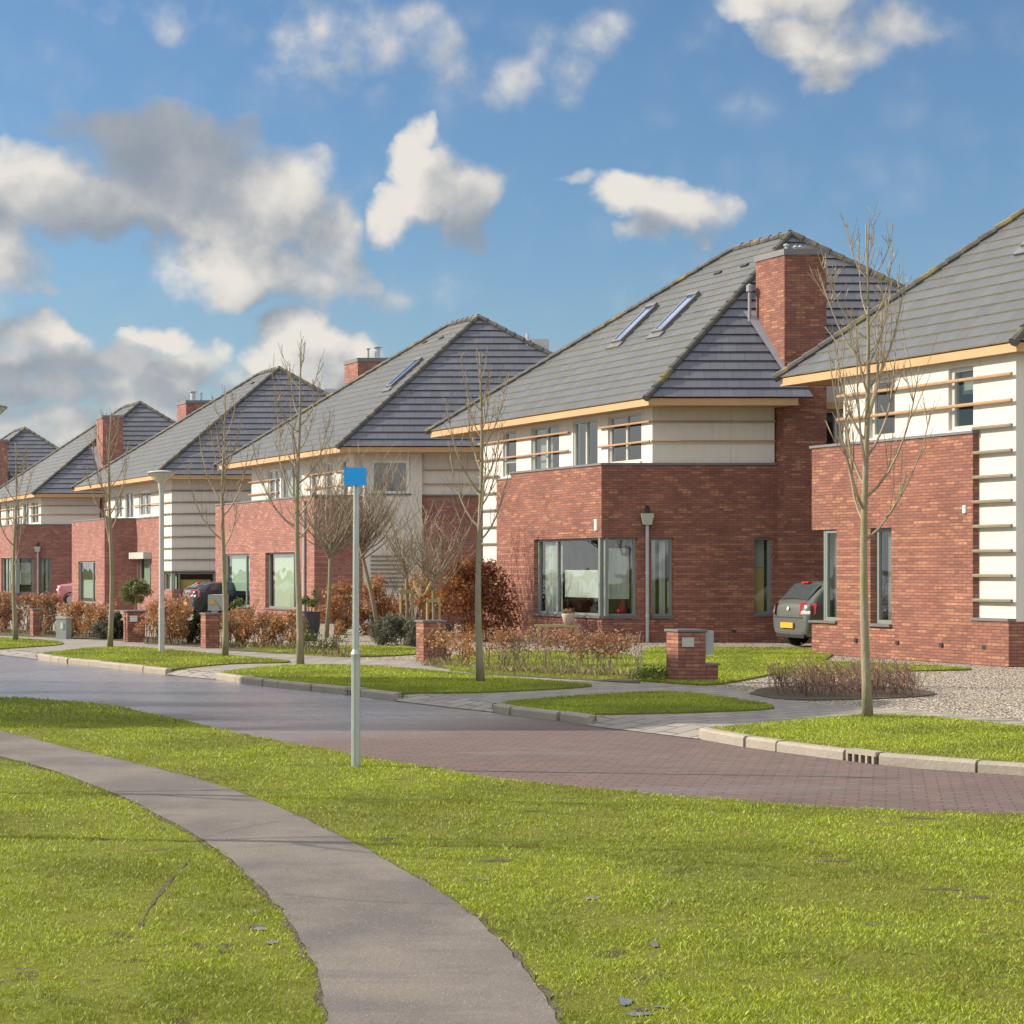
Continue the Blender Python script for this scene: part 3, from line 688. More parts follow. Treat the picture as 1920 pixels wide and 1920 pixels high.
def blades_mesh(name, x, y, z, h, w, material, lean=.5, kind='stuff', label=None, cat=None, parent=None):
    n = len(x); a = rng.random(n)*2*np.pi; b = rng.random(n)*2*np.pi
    V = np.zeros((n, 4, 3), np.float32)
    dx, dy = np.cos(a)*w/2, np.sin(a)*w/2
    l = h*lean*(rng.random(n)*.9+.1); lx, ly = np.cos(b)*l, np.sin(b)*l
    V[:, 0] = np.stack([x-dx, y-dy, z], 1); V[:, 1] = np.stack([x+dx, y+dy, z], 1)
    V[:, 2] = np.stack([x+dx*.7+lx*.4, y+dy*.7+ly*.4, z+h*.6], 1); V[:, 3] = np.stack([x+lx, y+ly, z+h*.95], 1)
    F_ = np.array([[0, 1, 2], [0, 2, 3]])[None]+np.arange(n)[:, None, None]*4
    me = bpy.data.meshes.new(name); me.vertices.add(n*4); me.vertices.foreach_set('co', V.reshape(-1))
    F_ = F_.reshape(-1, 3).astype(np.int32); me.loops.add(F_.size); me.loops.foreach_set('vertex_index', F_.reshape(-1))
    me.polygons.add(len(F_)); me.polygons.foreach_set('loop_start', np.arange(0, F_.size, 3, dtype=np.int32))
    me.update(calc_edges=True)
    at = me.attributes.new('tint', 'FLOAT', 'FACE'); at.data.foreach_set('value', np.repeat(rng.random(n).astype(np.float32), 2))
    me.materials.append(material)
    o = bpy.data.objects.new(name, me); COL.objects.link(o)
    if parent: o.parent = parent
    else: tag(o, label, cat, None, kind)
    return o
def dist_line(x, y, L_):
    best = np.full(len(x), 9e9)
    for (x0, y0), (x1, y1) in zip(L_[:-1], L_[1:]):
        dx, dy = x1-x0, y1-y0; t = np.clip(((x-x0)*dx+(y-y0)*dy)/(dx*dx+dy*dy), 0, 1); best = np.minimum(best, np.hypot(x-x0-t*dx, y-y0-t*dy))
    return best
TR = lambda L_: [gp(a, b, -.05) for a, b in L_]
TRACKS = [(TR([(362, 1606), (330, 1640), (300, 1675), (275, 1712), (262, 1740)]), .03, .95), (TR([(1268, 1665), (1256, 1690), (1240, 1730), (1232, 1780), (1205, 1830), (1178, 1890), (1165, 1925)]), .035, .7),
          (TR([(1110, 1680), (1100, 1720), (1085, 1750)]), .04, .5), (TR([(620, 1700), (560, 1690), (440, 1690)]), .03, .3)]
WORN = [(*gp(a, b, -.05), rx, ry) for a, b, rx, ry in ((720, 1574, .16, .10), (940, 1613, .22, .09), (1560, 1615, .22, .08), (1770, 1668, .22, .07), (1835, 1683, .12, .06), (1640, 1733, .10, .05), (1730, 1535, .20, .06), (1550, 1605, .14, .07), (50, 1825, .08, .05), (1205, 1893, .10, .05), (480, 1740, .08, .12), (1900, 1690, .15, .06))]
def lawn_blades():
    X, Y, H, Wd = [], [], [], []
    for (d0, d1, dens, w, h) in ((5.6, 8, 10500, .0034, .022), (8, 11, 7000, .0046, .023), (11, 15, 4400, .0060, .023), (15, 20.5, 3200, .0078, .024), (20.5, 27, 700, .018, .032)):
        A = (d1-d0)*(d1+d0)*.5*.64; n = int(A*dens)
        y = np.sqrt(rng.random(n)*(d1*d1-d0*d0)+d0*d0); x = (rng.random(n)-.5)*.86*y
        k = in_poly(x, y, lawn_poly) & ~in_poly(x+rng.normal(size=n)*.018, y+rng.normal(size=n)*.018, path_pts)
        nn = vnoise(x, y, .42, 1)*.35+vnoise(x, y, .13, 2)*.35+vnoise(x, y, .06, 5)*.3
        keep = np.clip(-.05+2.0*nn, .08, 1)
        for tr, wd, pr_ in TRACKS: keep *= 1-pr_*np.exp(-(dist_line(x, y, tr)/wd)**2)
        for (cx, cy, rx, ry) in WORN: keep *= 1-.9*np.exp(-((((x-cx)/rx)**2+((y-cy)/ry)**2))**2)
        k &= rng.random(n) < keep
        x, y, nn = x[k], y[k], nn[k]
        X.append(x); Y.append(y); H.append(h*(.25+1.25*nn)*(.7+.6*rng.random(len(x)))); Wd.append(np.full(len(x), w)*(.7+.6*rng.random(len(x))))
    x, y, h, w = map(np.concatenate, (X, Y, H, Wd))
    blades_mesh('lawn_grass', x, y, np.full(len(x), -.052), h, w, GRASS, lean=1.1, label='short green grass on the lawn round the footpath', cat='grass')
    X, Y, Z = [], [], []
    for pts, z in verge_polys:
        P = np.array(pts); x0, y0 = P.min(0); x1, y1 = P.max(0); D = max(y0, 10)
        x0 = max(x0, -.31*y1); x1 = min(x1, .31*y1)
        n = int(max(0, x1-x0)*(y1-y0)*min(2600, 2600*(20/D)**1.6))
        x = rng.random(n)*(x1-x0)+x0; y = rng.random(n)*(y1-y0)+y0; k = in_poly(x, y, pts); X.append(x[k]); Y.append(y[k]); Z.append(np.full(k.sum(), z-.002))
    x, y, z = map(np.concatenate, (X, Y, Z)); D = y
    blades_mesh('verge_grass', x, y, z, (.024+.0003*(D-20))*(.6+.8*rng.random(len(x))), .00045*D*(.7+.6*rng.random(len(x))), GRASS, lean=1., label='green grass on the verges and front gardens', cat='grass')
lawn_blades()
def worn():
    rj = random.Random(4)
    for tr, wd, pr_ in TRACKS[:1]:
        mb = MB(); P = smooth_line(tr, 4); prev = None
        for i in range(len(P)):
            a, b = P[max(i-1, 0)], P[min(i+1, len(P)-1)]; t = Vector((b[0]-a[0], b[1]-a[1])).normalized(); w = wd*rj.uniform(.0, .6)*(0 if i in (0, len(P)-1) else 1)
            q = ((P[i][0]-t.y*w, P[i][1]+t.x*w, -.0465), (P[i][0]+t.y*w, P[i][1]-t.x*w, -.0465))
            if prev: mb.poly([prev[0], prev[1], q[1], q[0]])
            prev = q
        o = mb.build('worn_track', SOIL); o['kind'] = 'structure'
    for (cx, cy, rx, ry) in WORN:
        pts = [(cx+rx*rj.uniform(.2, .8)*math.cos(a), cy+ry*rj.uniform(.2, .8)*math.sin(a)) for a in np.linspace(0, 2*math.pi, 15)[:-1]]
        slab('bare_patch', pts, -.0475, SOIL, skirt=0, px=False)
worn()
# puddles in the lawn
def puddle(px, py, rx, ry, seed):
    random.seed(seed); cx, cy = gp(px, py, -.05); pts = []
    for k in range(14):
        a = 2*math.pi*k/14; r = random.uniform(.5, 1.1); pts.append((cx+rx*r*math.cos(a), cy+ry*r*math.sin(a)))
    slab('puddle', pts, -.044, PUDDLE, skirt=0, px=False)
for i, q in enumerate([(1195, 1903, .06, .04), (1245, 1890, .05, .025), (1172, 1880, .03, .09), (1225, 1772, .03, .08), (1230, 1690, .03, .09), (1255, 1692, .025, .08), (1110, 1685, .05, .06), (487, 1743, .05, .06), (510, 1768, .04, .06), (478, 1710, .04, .07), (905, 1650, .06, .04)]): puddle(*q, i)

# ------------------------------------------------------------------ houses
UX, UY = -.4829, .8757
def L(a, b, z): return (b+UX*a, UY*a, z)
def clipz(poly, z0, z1):
    def half(P, f):
        out = []
        for i in range(len(P)):
            a, b = P[i], P[(i+1) % len(P)]; fa, fb = f(a), f(b)
            if fa >= 0: out.append(a)
            if (fa >= 0) != (fb >= 0): out.append(a.lerp(b, fa/(fa-fb)))
        return out
    P = half([Vector(p) for p in poly], lambda p: p.z-z0)
    return half(P, lambda p: z1-p.z) if P else []
def courses(mb, poly, ze, zr, n, th=.034):
    P = [Vector(p) for p in poly]; nm = (P[1]-P[0]).cross(P[2]-P[0]).normalized()
    if nm.z < 0: nm = -nm
    eh = Vector((-nm.y, nm.x, 0)).normalized(); dz = (zr-ze)/n
    for k in range(n):
        z0, z1 = ze+k*dz, ze+(k+1)*dz; Q = clipz(P, z0, z1)
        if len(Q) < 3: continue
        off = [q+nm*(th*(1-(q.z-z0)/dz)) for q in Q]
        if (off[1]-off[0]).cross(off[2]-off[0]).dot(nm) < 0: off = off[::-1]
        mb.poly(off, [(q.dot(eh), k+(min(max((q.z-z0)/dz, 0), .999))) for q in off], 0)
        lo = sorted([q for q in Q if abs(q.z-z0) < 1e-4], key=lambda q: q.dot(eh))
        if len(lo) >= 2:
            a, b = lo[0], lo[-1]; mb.poly([a-nm*.004, b-nm*.004, b+nm*th, a+nm*th], [(a.dot(eh), 0), (b.dot(eh), 0), (b.dot(eh), 1), (a.dot(eh), 1)], 1)
class House:
    def __init__(s, px, D0, zs, ze, zr, bh, a1, a2, aL, label, brick=BRICK):
        s.X0, s.Y0 = W(px, D0), D0; s.zs, s.ze, s.zr, s.bh, s.a1, s.a2, s.aL = zs, ze, zr, bh, a1, a2, aL
        s.root = thing('brick_house', label, 'house', (s.X0, s.Y0, 0), group='detached brick houses with dark hipped roofs along the street')
        s.bm = MB(); s.pm = MB(); s.cm = MB(); s.sl = MB(); s.slw = MB(); s.brick = brick
    def Z(s, z): return z*s.zs
    def wall(s, mb, axis, c, s0, s1, z0, z1, holes=(), th=.18):
        ss = sorted({s0, s1, *[h[0] for h in holes], *[h[1] for h in holes]}); zz = sorted({z0, z1, *[h[2] for h in holes], *[h[3] for h in holes]})
        ss = [v for v in ss if s0-1e-6 <= v <= s1+1e-6]; zz = [v for v in zz if z0-1e-6 <= v <= z1+1e-6]
        P = (lambda q, z, d=0: L(q, c+d, z)) if axis == 'f' else (lambda q, z, d=0: L(c+d, q, z))
        o = 0 if axis == 'f' else 3.7
        for i in range(len(ss)-1):
            for j in range(len(zz)-1):
                mx, mz = (ss[i]+ss[i+1])/2, (zz[j]+zz[j+1])/2
                if any(h[0] < mx < h[1] and h[2] < mz < h[3] for h in holes): continue
                q = [P(ss[i], zz[j]), P(ss[i+1], zz[j]), P(ss[i+1], zz[j+1]), P(ss[i], zz[j+1])]
                uv = [(ss[i]+o, zz[j]), (ss[i+1]+o, zz[j]), (ss[i+1]+o, zz[j+1]), (ss[i]+o, zz[j+1])]
                if axis == 'f': q = q[::-1]; uv = uv[::-1]
                mb.poly(q, uv)
        for h in holes:
            for (u, on) in ((h[0], h[0] > s0+1e-4), (h[1], h[1] < s1-1e-4)):
                if on: mb.poly([P(u, h[2]), P(u, h[3]), P(u, h[3], th), P(u, h[2], th)], [(0, h[2]), (0, h[3]), (th, h[3]), (th, h[2])])
            for zv in (h[2], h[3]): mb.poly([P(h[0], zv), P(h[1], zv), P(h[1], zv, th), P(h[0], zv, th)], [(h[0], 0), (h[1], 0), (h[1], th), (h[0], th)])
    def bx(s, mb, a0, a1, b0, b1, z0, z1, mi=0):
        mb.hexa([L(a0, b0, z0), L(a0, b1, z0), L(a1, b1, z0), L(a1, b0, z0), L(a0, b0, z1), L(a0, b1, z1), L(a1, b1, z1), L(a1, b0, z1)], mi=mi)
    def window(s, axis, c, s0, s1, z0, z1, mull=(), frame=FRAMEG, inset=.09, fw=.055, covers=(), sill=True, name='window', tr=None, sillm=SILLM, rail=None, sillx=.05):
        """frame in the opening, pane just behind its face, covers = [(s0, s1, z0, z1, material, name)] curtains or blinds behind"""
        mb = MB(); ax = axis
        def B(u0, u1, w0, w1, d0, d1, m):
            if ax == 'f': s.bx(m, u0, u1, c+d0, c+d1, w0, w1)
            else: s.bx(m, c+d0, c+d1, u0, u1, w0, w1)
        d = inset
        B(s0, s1, z0, z0+fw, d, d+.08, mb); B(s0, s1, z1-fw, z1, d, d+.08, mb)
        B(s0, s0+fw, z0+fw, z1-fw, d, d+.08, mb); B(s1-fw, s1, z0+fw, z1-fw, d, d+.08, mb)
        for m_ in mull: B(m_-fw*.6, m_+fw*.6, z0+fw, z1-fw, d, d+.08, mb)
        if rail: B(s0+fw, s1-fw, rail-.03, rail+.03, d+.01, d+.07, mb)
        w = mb.build(name, frame, s.root)
        if tr: w['label'] = tr
        pm = MB(); P = (lambda q, z: L(q, c+d+.045, z)) if ax == 'f' else (lambda q, z: L(c+d+.045, q, z))
        edges = [s0+fw*.5, *mull, s1-fw*.5]
        for e0, e1 in zip(edges[:-1], edges[1:]): pm.poly([P(e0, z0+fw*.5), P(e1, z0+fw*.5), P(e1, z1-fw*.5), P(e0, z1-fw*.5)])
        pm.build('pane', GLASS, w)
        for (u0, u1, w0, w1, m_, nm) in covers:
            cb = MB(); dd = d+.16
            if nm == 'curtain':
                n = max(6, int((u1-u0)/.035)); PP = (lambda q, z, e: L(q, c+dd+e, z)) if ax == 'f' else (lambda q, z, e: L(c+dd+e, q, z))
                for i in range(n):
                    q0, q1 = u0+(u1-u0)*i/n, u0+(u1-u0)*(i+1)/n; e0, e1 = .025*math.sin(i*1.9), .025*math.sin((i+1)*1.9)
                    cb.poly([PP(q0, w0, e0), PP(q1, w0, e1), PP(q1, w1, e1), PP(q0, w1, e0)])
            else: B(u0, u1, w0, w1, dd, dd+.01, cb)
            cb.build(nm, m_, w)
        if sill:
            sb = MB(); B(s0-.02, s1+.02, z0-.055, z0-.002, -sillx, d+.02, sb); sb.build('sill', sillm, w)
        return w
    def slat(s, a0, a1, b0, b1, z, wood=True, r=.026):
        (s.sl if wood else s.slw).tube([L(a0, b0, z), L(a1, b1, z)], r, 6)
    def roof(s, notch=False, chim=None):
        ze, zr, bh, a1, a2, aL = s.ze, s.zr, s.bh, s.a1, s.a2, s.aL
        C0, C1, C2, C3 = L(0, 0, ze), L(aL, 0, ze), L(aL, 2*bh, ze), L(0, 2*bh, ze); R1, R2 = L(a1, bh, zr), L(a2, bh, zr)
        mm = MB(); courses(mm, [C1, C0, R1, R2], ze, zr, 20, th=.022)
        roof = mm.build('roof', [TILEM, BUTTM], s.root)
        ms = MB()
        if notch:
            b0 = 3.8; t0 = .3
            def Q(b, t): return L(a1*t, b, ze+(zr-ze)*t)
            courses(ms, [Q(0, 0), Q(b0, 0), Q(b0, b0/bh)], ze, zr, 19)
            courses(ms, [Q(b0, t0), Q(2*bh-bh*t0, t0), Q(bh, 1), Q(b0, b0/bh)], ze, zr, 19)
        else: courses(ms, [C0, C3, R1], ze, zr, 19)
        courses(ms, [C2, C1, R2], ze, zr, 19); courses(ms, [C3, C2, R2, R1], ze, zr, 19)
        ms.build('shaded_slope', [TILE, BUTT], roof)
        hm = MB(); up = Vector((0, 0, .03))
        def hip(A, B_, r=.085, nose=True):
            A, B_ = Vector(A)+up, Vector(B_)+up; dr = (B_-A).normalized(); n = max(2, int((B_-A).length/.36)); A = A-dr*(.10 if nose else 0)
            for i in range(n):
                p, q = A.lerp(B_, i/n), A.lerp(B_, (i+1)/n); hm.tube([p+Vector((0, 0, .012)), q+Vector((0, 0, -.004))], [r*1.08, r*.94], 8)
        hip(C0, R1); hip(C1, R2); hip(C2, R2); hip(R1, R2, nose=False)
        if not notch: hip(C3, R1)
        else: hip(L(a1*.3, 2*bh-bh*.3, ze+(zr-ze)*.3), R1)
        hm.build('ridge_tiles', HIPM, roof, smooth=False)
        # fascia + soffit
        e = .03; zt, zb = ze-.015, ze-.175; fm = MB(); A0 = 1.07 if notch else 0
        s.bx(fm, e, aL-e, e, e+.05, zb, zt)
        s.bx(fm, aL-e-.05, aL-e, e+.05, 2*bh-e, zb, zt)
        s.bx(fm, A0+e+.05, aL-e-.05, 2*bh-e-.05, 2*bh-e, zb, zt)
        if notch:
            s.bx(fm, e, e+.05, e+.05, 3.48, zb, zt); s.bx(fm, A0+e, A0+e+.05, 4.5, 2*bh-e, zb, zt)
            fm.hexa([L(e+.05, e+.05, ze-.165), L(e+.05, 3.48, ze-.165), L(aL-.1, 3.48, ze-.165), L(aL-.1, e+.05, ze-.165), L(e+.05, e+.05, ze-.14), L(e+.05, 3.48, ze-.14), L(aL-.1, 3.48, ze-.14), L(aL-.1, e+.05, ze-.14)])
            s.bx(fm, A0+.1, aL-.1, 4.5, 2*bh-.1, ze-.165, ze-.14)
            s.bx(fm, 1.7, aL-.1, 3.48, 4.5, ze-.165, ze-.14)
            # verge board and rear upstand beside the stack
        else:
            s.bx(fm, e, e+.05, e+.05, 2*bh-e-.05, zb, zt)
            s.bx(fm, e+.05, aL-.09, e+.05, 2*bh-.09, ze-.165, ze-.14)
        fm.build('fascia', WOOD, roof)
        s.roof_o = roof
        return roof
    def skylight(s, px, py, w=.78, h=1.18, label=None):
        # photo position -> point of the front roof slope
        bh = s.bh; k = (s.zr-s.ze)/bh
        dx, dz = (px-HX)/F, (HY-py)/F       # X = dx*D, z = EYE+dz*D
        # X = X0+b+UX a, Y=D=Y0+UY a, z = ze+k b
        # unknown a,b : X0+b+UX a = dx (Y0+UY a); ze+k b = EYE+dz(Y0+UY a)
        M = np.array([[UX-dx*UY, 1.], [-dz*UY, k]]); r = np.array([dx*s.Y0-s.X0, EYE+dz*s.Y0-s.ze]); a, b = np.linalg.solve(M, r)
        # slope frame
        U = Vector((UX, UY, 0)); nh = Vector((UY, -UX, 0)); run = bh*UY; S = (nh*run+Vector((0, 0, s.zr-s.ze))).normalized(); N = U.cross(S); N = -N if N.z < 0 else N
        c = Vector(L(a, b, s.ze+k*b)); return c, U, S, N
    def add_skylight(s, px, py, w=.46, h=1.18):
        c, U, S, N = s.skylight(px, py)
        def ob(m, u0, u1, v0, v1, n0, n1):
            m.hexa([tuple(c+U*u+S*v+N*n) for n in (n0, n1) for (u, v) in ((u1, v0), (u0, v0), (u0, v1), (u1, v1))])
        m = MB(); ob(m, -w/2, w/2, -h/2, -h/2+.09, .0, .10); ob(m, -w/2, w/2, h/2-.12, h/2, .0, .13); ob(m, -w/2, -w/2+.08, -h/2+.09, h/2-.12, 0, .10); ob(m, w/2-.08, w/2, -h/2+.09, h/2-.12, 0, .10)
        f = m.build('skylight', COPING, s.roof_o); g = MB(); ob(g, -w/2+.07, w/2-.07, -h/2+.08, h/2-.1, .0, .085); g.build('pane', SKYGL, f)
        # lead apron below
        a_ = MB(); ob(a_, -w/2-.08, w/2+.08, -h/2-.2, -h/2, .02, .05); a_.build('flashing', COPING, f)
    def add_vent(s, px, py):
        c, U, S, N = s.skylight(px, py); m = MB()
        m.hexa([tuple(c+U*u+S*v+N*n) for n in (.0, .05) for (u, v) in ((.13, -.05), (-.13, -.05), (-.13, .05), (.13, .05))])
        m.build('roof_vent', DARKM, s.roof_o)
    def chimney(s, a0, a1, b0, b1, z0, z1, cowls=((.3, .3, .25, .06), (.3, .7, .2, .05))):
        m = MB(); s.bx(m, a0, a1, b0, b1, z0, z1-.14); ch = m.build('chimney', s.brick, s.root)
        c = MB(); s.bx(c, a0-.03, a1+.03, b0-.03, b1+.03, z1-.14, z1); c.build('chimney_cap', COPING, ch)
        for fa, fb, h, r in cowls:
            p = L(a0+(a1-a0)*fa, b0+(b1-b0)*fb, z1); q = MB(); q.tube([p, (p[0], p[1], z1+h)], r, 10); q.lathe([(0, h+.005), (r*1.8, h), (r*1.8, h+.03), (0, h+.06)], p, 10); q.build('chimney_pot', ZINC, ch)
    def pipe(s, a, b, z1, hop=True, hz=.26):
        m = MB(); p = L(a, b, 0); m.tube([p, (p[0], p[1], z1)], .042, 10)
        for z in (.6, 1.6): m.tube([(p[0], p[1], z), (p[0], p[1], z+.05)], .052, 10)
        o = m.build('downpipe', ZINC, s.root)
        if hop:
            h = MB(); w0, w1 = .1, .155
            h.hexa([(p[0]-w0, p[1]-.1, z1), (p[0]+w0, p[1]-.1, z1), (p[0]+w0, p[1]+.08, z1), (p[0]-w0, p[1]+.08, z1), (p[0]-w1, p[1]-.14, z1+hz), (p[0]+w1, p[1]-.14, z1+hz), (p[0]+w1, p[1]+.08, z1+hz), (p[0]-w1, p[1]+.08, z1+hz)])
            h.build('hopper', FRAMEL, o)
            q = MB(); q.tube([(p[0], p[1]-.02, z1+hz), (p[0], p[1]-.02, z1+hz+.1), (p[0], p[1]+.06, z1+hz+.16)], [.05, .05, .045], 8); q.build('spout', DARKM, o)
    def coping(s, a0, a1, b0, b1, z, t=.05): m = MB(); s.bx(m, a0, a1, b0, b1, z, z+t); m.build('coping', COPING, s.root)
    def finish(s):
        if s.bm.f: s.bm.build('brick_wall', s.brick, s.root)
        if s.pm.f: s.pm.build('plaster_wall', PANEL, s.root)
        if s.cm.f: s.cm.build('coping', COPING, s.root)
        if s.sl.f: s.sl.build('slat_trellis', WOODS, s.root)
        if s.slw.f: s.slw.build('weathered_trellis', WOODW, s.root)
        # inner floors keep the rooms dark and closed
        m = MB(); s.bx(m, 1.3, s.aL-2.6, 1.3, 2*s.bh-1.2, s.Z(2.75), s.Z(2.95)); s.bx(m, 1.3, s.aL-2.6, 3.2, 3.3, .05, s.Z(5.4)); m.build('floor', DARKIN, s.root)

def type_a(H, small=False, detail=True):
    Z = H.Z; aw, bb, bw = .8, -.65, .56; top = Z(4.15); ue = H.ze-.16; aF = 9.3; bB = 2*H.bh-.6
    z0w, z1w = Z(.61), Z(2.45)
    # brick bay: front + near side
    H.wall(H.bm, 'f', bb, aw, 5.2, 0, top, [(aw, 4.0, z0w, z1w)])
    H.wall(H.bm, 's', aw, bb, 3.48, 0, top, [(bb, .2, z0w, z1w), (.52, 1.05, z0w, z1w), (2.93, 3.36, Z(.66), z1w)])
    H.bm.poly([L(5.2, bb, 0), L(5.2, bb, top), L(5.2, .5, top), L(5.2, .5, 0)], [(0, 0), (0, top), (1.1, top), (1.1, 0)])
    H.wall(H.bm, 'f', .46, 5.2, 8.3, 0, top)
    H.bm.poly([L(8.3, .46, 0), L(8.3, .46, top), L(8.3, .56, top), L(8.3, .56, 0)])
    H.wall(H.bm, 's', 1.4, 4.4, bB, 0, top)
    H.wall(H.bm, 'f', bw, 8.3, aF, 0, Z(1.9))
    for zz in (z0w,): H.bm.poly([L(aw, bb, zz), L(4, bb, zz), L(4, bb+.3, zz), L(aw, .3, zz)])
    # plaster upper storey
    wins = [(1.3, 2.8, Z(4.27), Z(5.42)), (3.27, 4.45, Z(4.22), Z(5.42)), (5.14, 6.6, Z(4.27), Z(5.42)), (7.4, 8.15, Z(4.2), Z(5.42))]
    H.wall(H.pm, 'f', bw, aw+.03, aF, top, ue, wins)
    H.wall(H.pm, 'f', bw, 8.3, aF, Z(1.9), top)
    H.wall(H.pm, 's', aw+.03, bw, 3.42, top, ue)
    H.wall(H.pm, 's', 1.42, 4.4, bB, top, H.ze+1.32, [(4.55, 5.3, Z(4.45), ue-.02)])
    H.pm.poly([L(aF, bw, 0), L(aF, bw, ue), L(aF, bB, ue), L(aF, bB, 0)]); H.pm.poly([L(aF, bB, 0), L(aF, bB, ue), L(1.4, bB, ue), L(1.4, bB, 0)])
    # coping
    H.coping(aw-.03, 5.23, bb-.03, bw-.01, top); H.coping(aw-.03, aw+.02, bw-.01, 3.45, top); H.coping(5.23, 8.33, .43, .55, top-.03, .04)
    fr = FRAMEL
    H.window('f', bw, *wins[0], mull=(2.05,), frame=fr, inset=.06, sillm=FRAMEW, tr='pale grey double window')
    H.window('f', bw, *wins[1], mull=(3.86,), frame=fr, inset=.03, name='balcony_door', sill=False)
    H.window('f', bw, *wins[2], mull=(5.87,), frame=fr, inset=.06, sillm=FRAMEW, covers=[(5.9, 6.56, Z(4.3), Z(5.4), BLINDG, 'blind')])
    H.window('f', bw, *wins[3], frame=fr, inset=.06, sillm=FRAMEW, rail=Z(4.6))
    H.window('s', 1.42, 4.55, 5.3, Z(4.45), ue-.02, frame=FRAMEW, inset=.05)
    # corner window
    H.window('f', bb, aw+.02, 4.0, z0w, z1w, mull=(aw+.09, 3.05), inset=.1, covers=[(3.1, 3.9, z0w, z1w-.1, CURT, 'curtain'), (aw+.15, 2.98, z0w+.42, z0w+1.08, CURT, 'blind')], tr='wide front pane of the corner window')
    H.window('s', aw, bb+.02, .2, z0w, z1w, mull=(bb+.1,), inset=.1, covers=[(bb+.15, .14, z0w+.55, z1w-.25, CURT, 'curtain'), (bb+.15, .14, z0w+.4, z0w+.75, ENAMEL, 'blind')], tr='narrow side pane of the corner window')
    H.window('s', aw, .52, 1.05, z0w, z1w, inset=.1, covers=[(.56, .74, z0w, z1w, CURT, 'curtain'), (.84, .97, z0w, z1w, CURT, 'curtain')])
    H.window('s', aw, 2.93, 3.36, Z(.66), z1w, inset=.08, covers=[(2.95, 3.3, Z(.7), Z(1.75), BLINDO, 'blind'), (2.95, 3.3, Z(1.76), z1w-.05, CURT, 'blind')], tr='tall window with an ochre lower blind')
    # slats
    bs = bw-.07
    for z in (5.17, 4.71):
        H.slat(aw+.02, 3.1, bs, bs, Z(z)); H.slat(4.55, aF+.15, bs, bs, Z(z)); H.slat(aw-.05, aw-.05, bs, 3.4, Z(z), r=.02)
    for z in (4.25, 3.79, 3.33, 2.87, 2.41): H.slat(8.3, aF+.15, bs, bs, Z(z), wood=False)
    H.roof(notch=True)
    H.chimney(.55, 1.65, 3.48, 4.46, 0, 9.17, cowls=((.3, .25, .12, .035), (.35, .5, .09, .03), (.35, .62, .09, .03)))
    H.pipe(aw-.08, .38, Z(2.75))
    fl = MB()      # lead flashing on the slope left of the stack
    def Q(b, t, o=.05): return tuple(Vector(L(H.a1*t, b, H.ze+(H.zr-H.ze)*t))+Vector((0, -.04, .05)))
    fl.poly([Q(3.42, .12), Q(3.8, .12), Q(3.52, .5), Q(3.25, .5)]); fl.build('flashing', LEAD, H.roof_o)
    if detail:
        v = MB(); p = L(.28*3.57+.5, 3.25, 7.9); p = L(1.6, 3.3, 0); v.tube([(p[0], p[1], 7.6), (p[0], p[1], 8.35)], .04, 8); v.lathe([(.04, 8.3), (.08, 8.32), (.08, 8.46), (.03, 8.5)], (p[0], p[1], 0), 10); v.build('flue', LEAD, H.roof_o)
    H.finish()
# centre-right house
H2 = House(1215, 40.5, 1, 5.66, 10.0, 5.5, 3.57, 5.93, 11.4, 'red brick house with tall side chimney stack and two skylights, a corner window below')
type_a(H2)
H2.add_skylight(1193, 610, h=1.55); H2.add_skylight(1270, 590, h=1.55); H2.add_vent(1347, 513); H2.add_vent(1397, 499)
m = MB(); m.box(0, .1, 0, .03, 0, .22); 
for (a, b, z) in ((.95, -.69, 2.62),):
    m = MB(); H2.bx(m, a, a+.1, b, b+.035, z, z+.26); m.build('meter_box', ENAMEL, H2.root)
for b in (1.6, 2.4): m = MB(); H2.bx(m, .79, .81, b, b+.09, .22, .28); m.build('air_brick', DARKM, H2.root)
# fifth and sixth houses, the same type
H5 = House(63, 84.7, .93, 5.37, 10.0, 6.2, 3.57, 6.5, 11.6, 'far red brick house with tall lit chimney stack behind the clipped standard tree', BRICKP)
type_a(H5, detail=False)
H6 = House(-128, 100.6, .93, 5.35, 10.0, 6.2, 3.57, 6.4, 11.6, 'farthest brick house, only roof and chimney showing at the left edge', BRICKP)
type_a(H6, detail=False)
H7 = House(-275, 116, .93, 5.35, 10.0, 6.2, 3.57, 6.4, 11.6, 'last brick house beyond the left edge, a sliver of roof', BRICKP)
type_a(H7, detail=False)
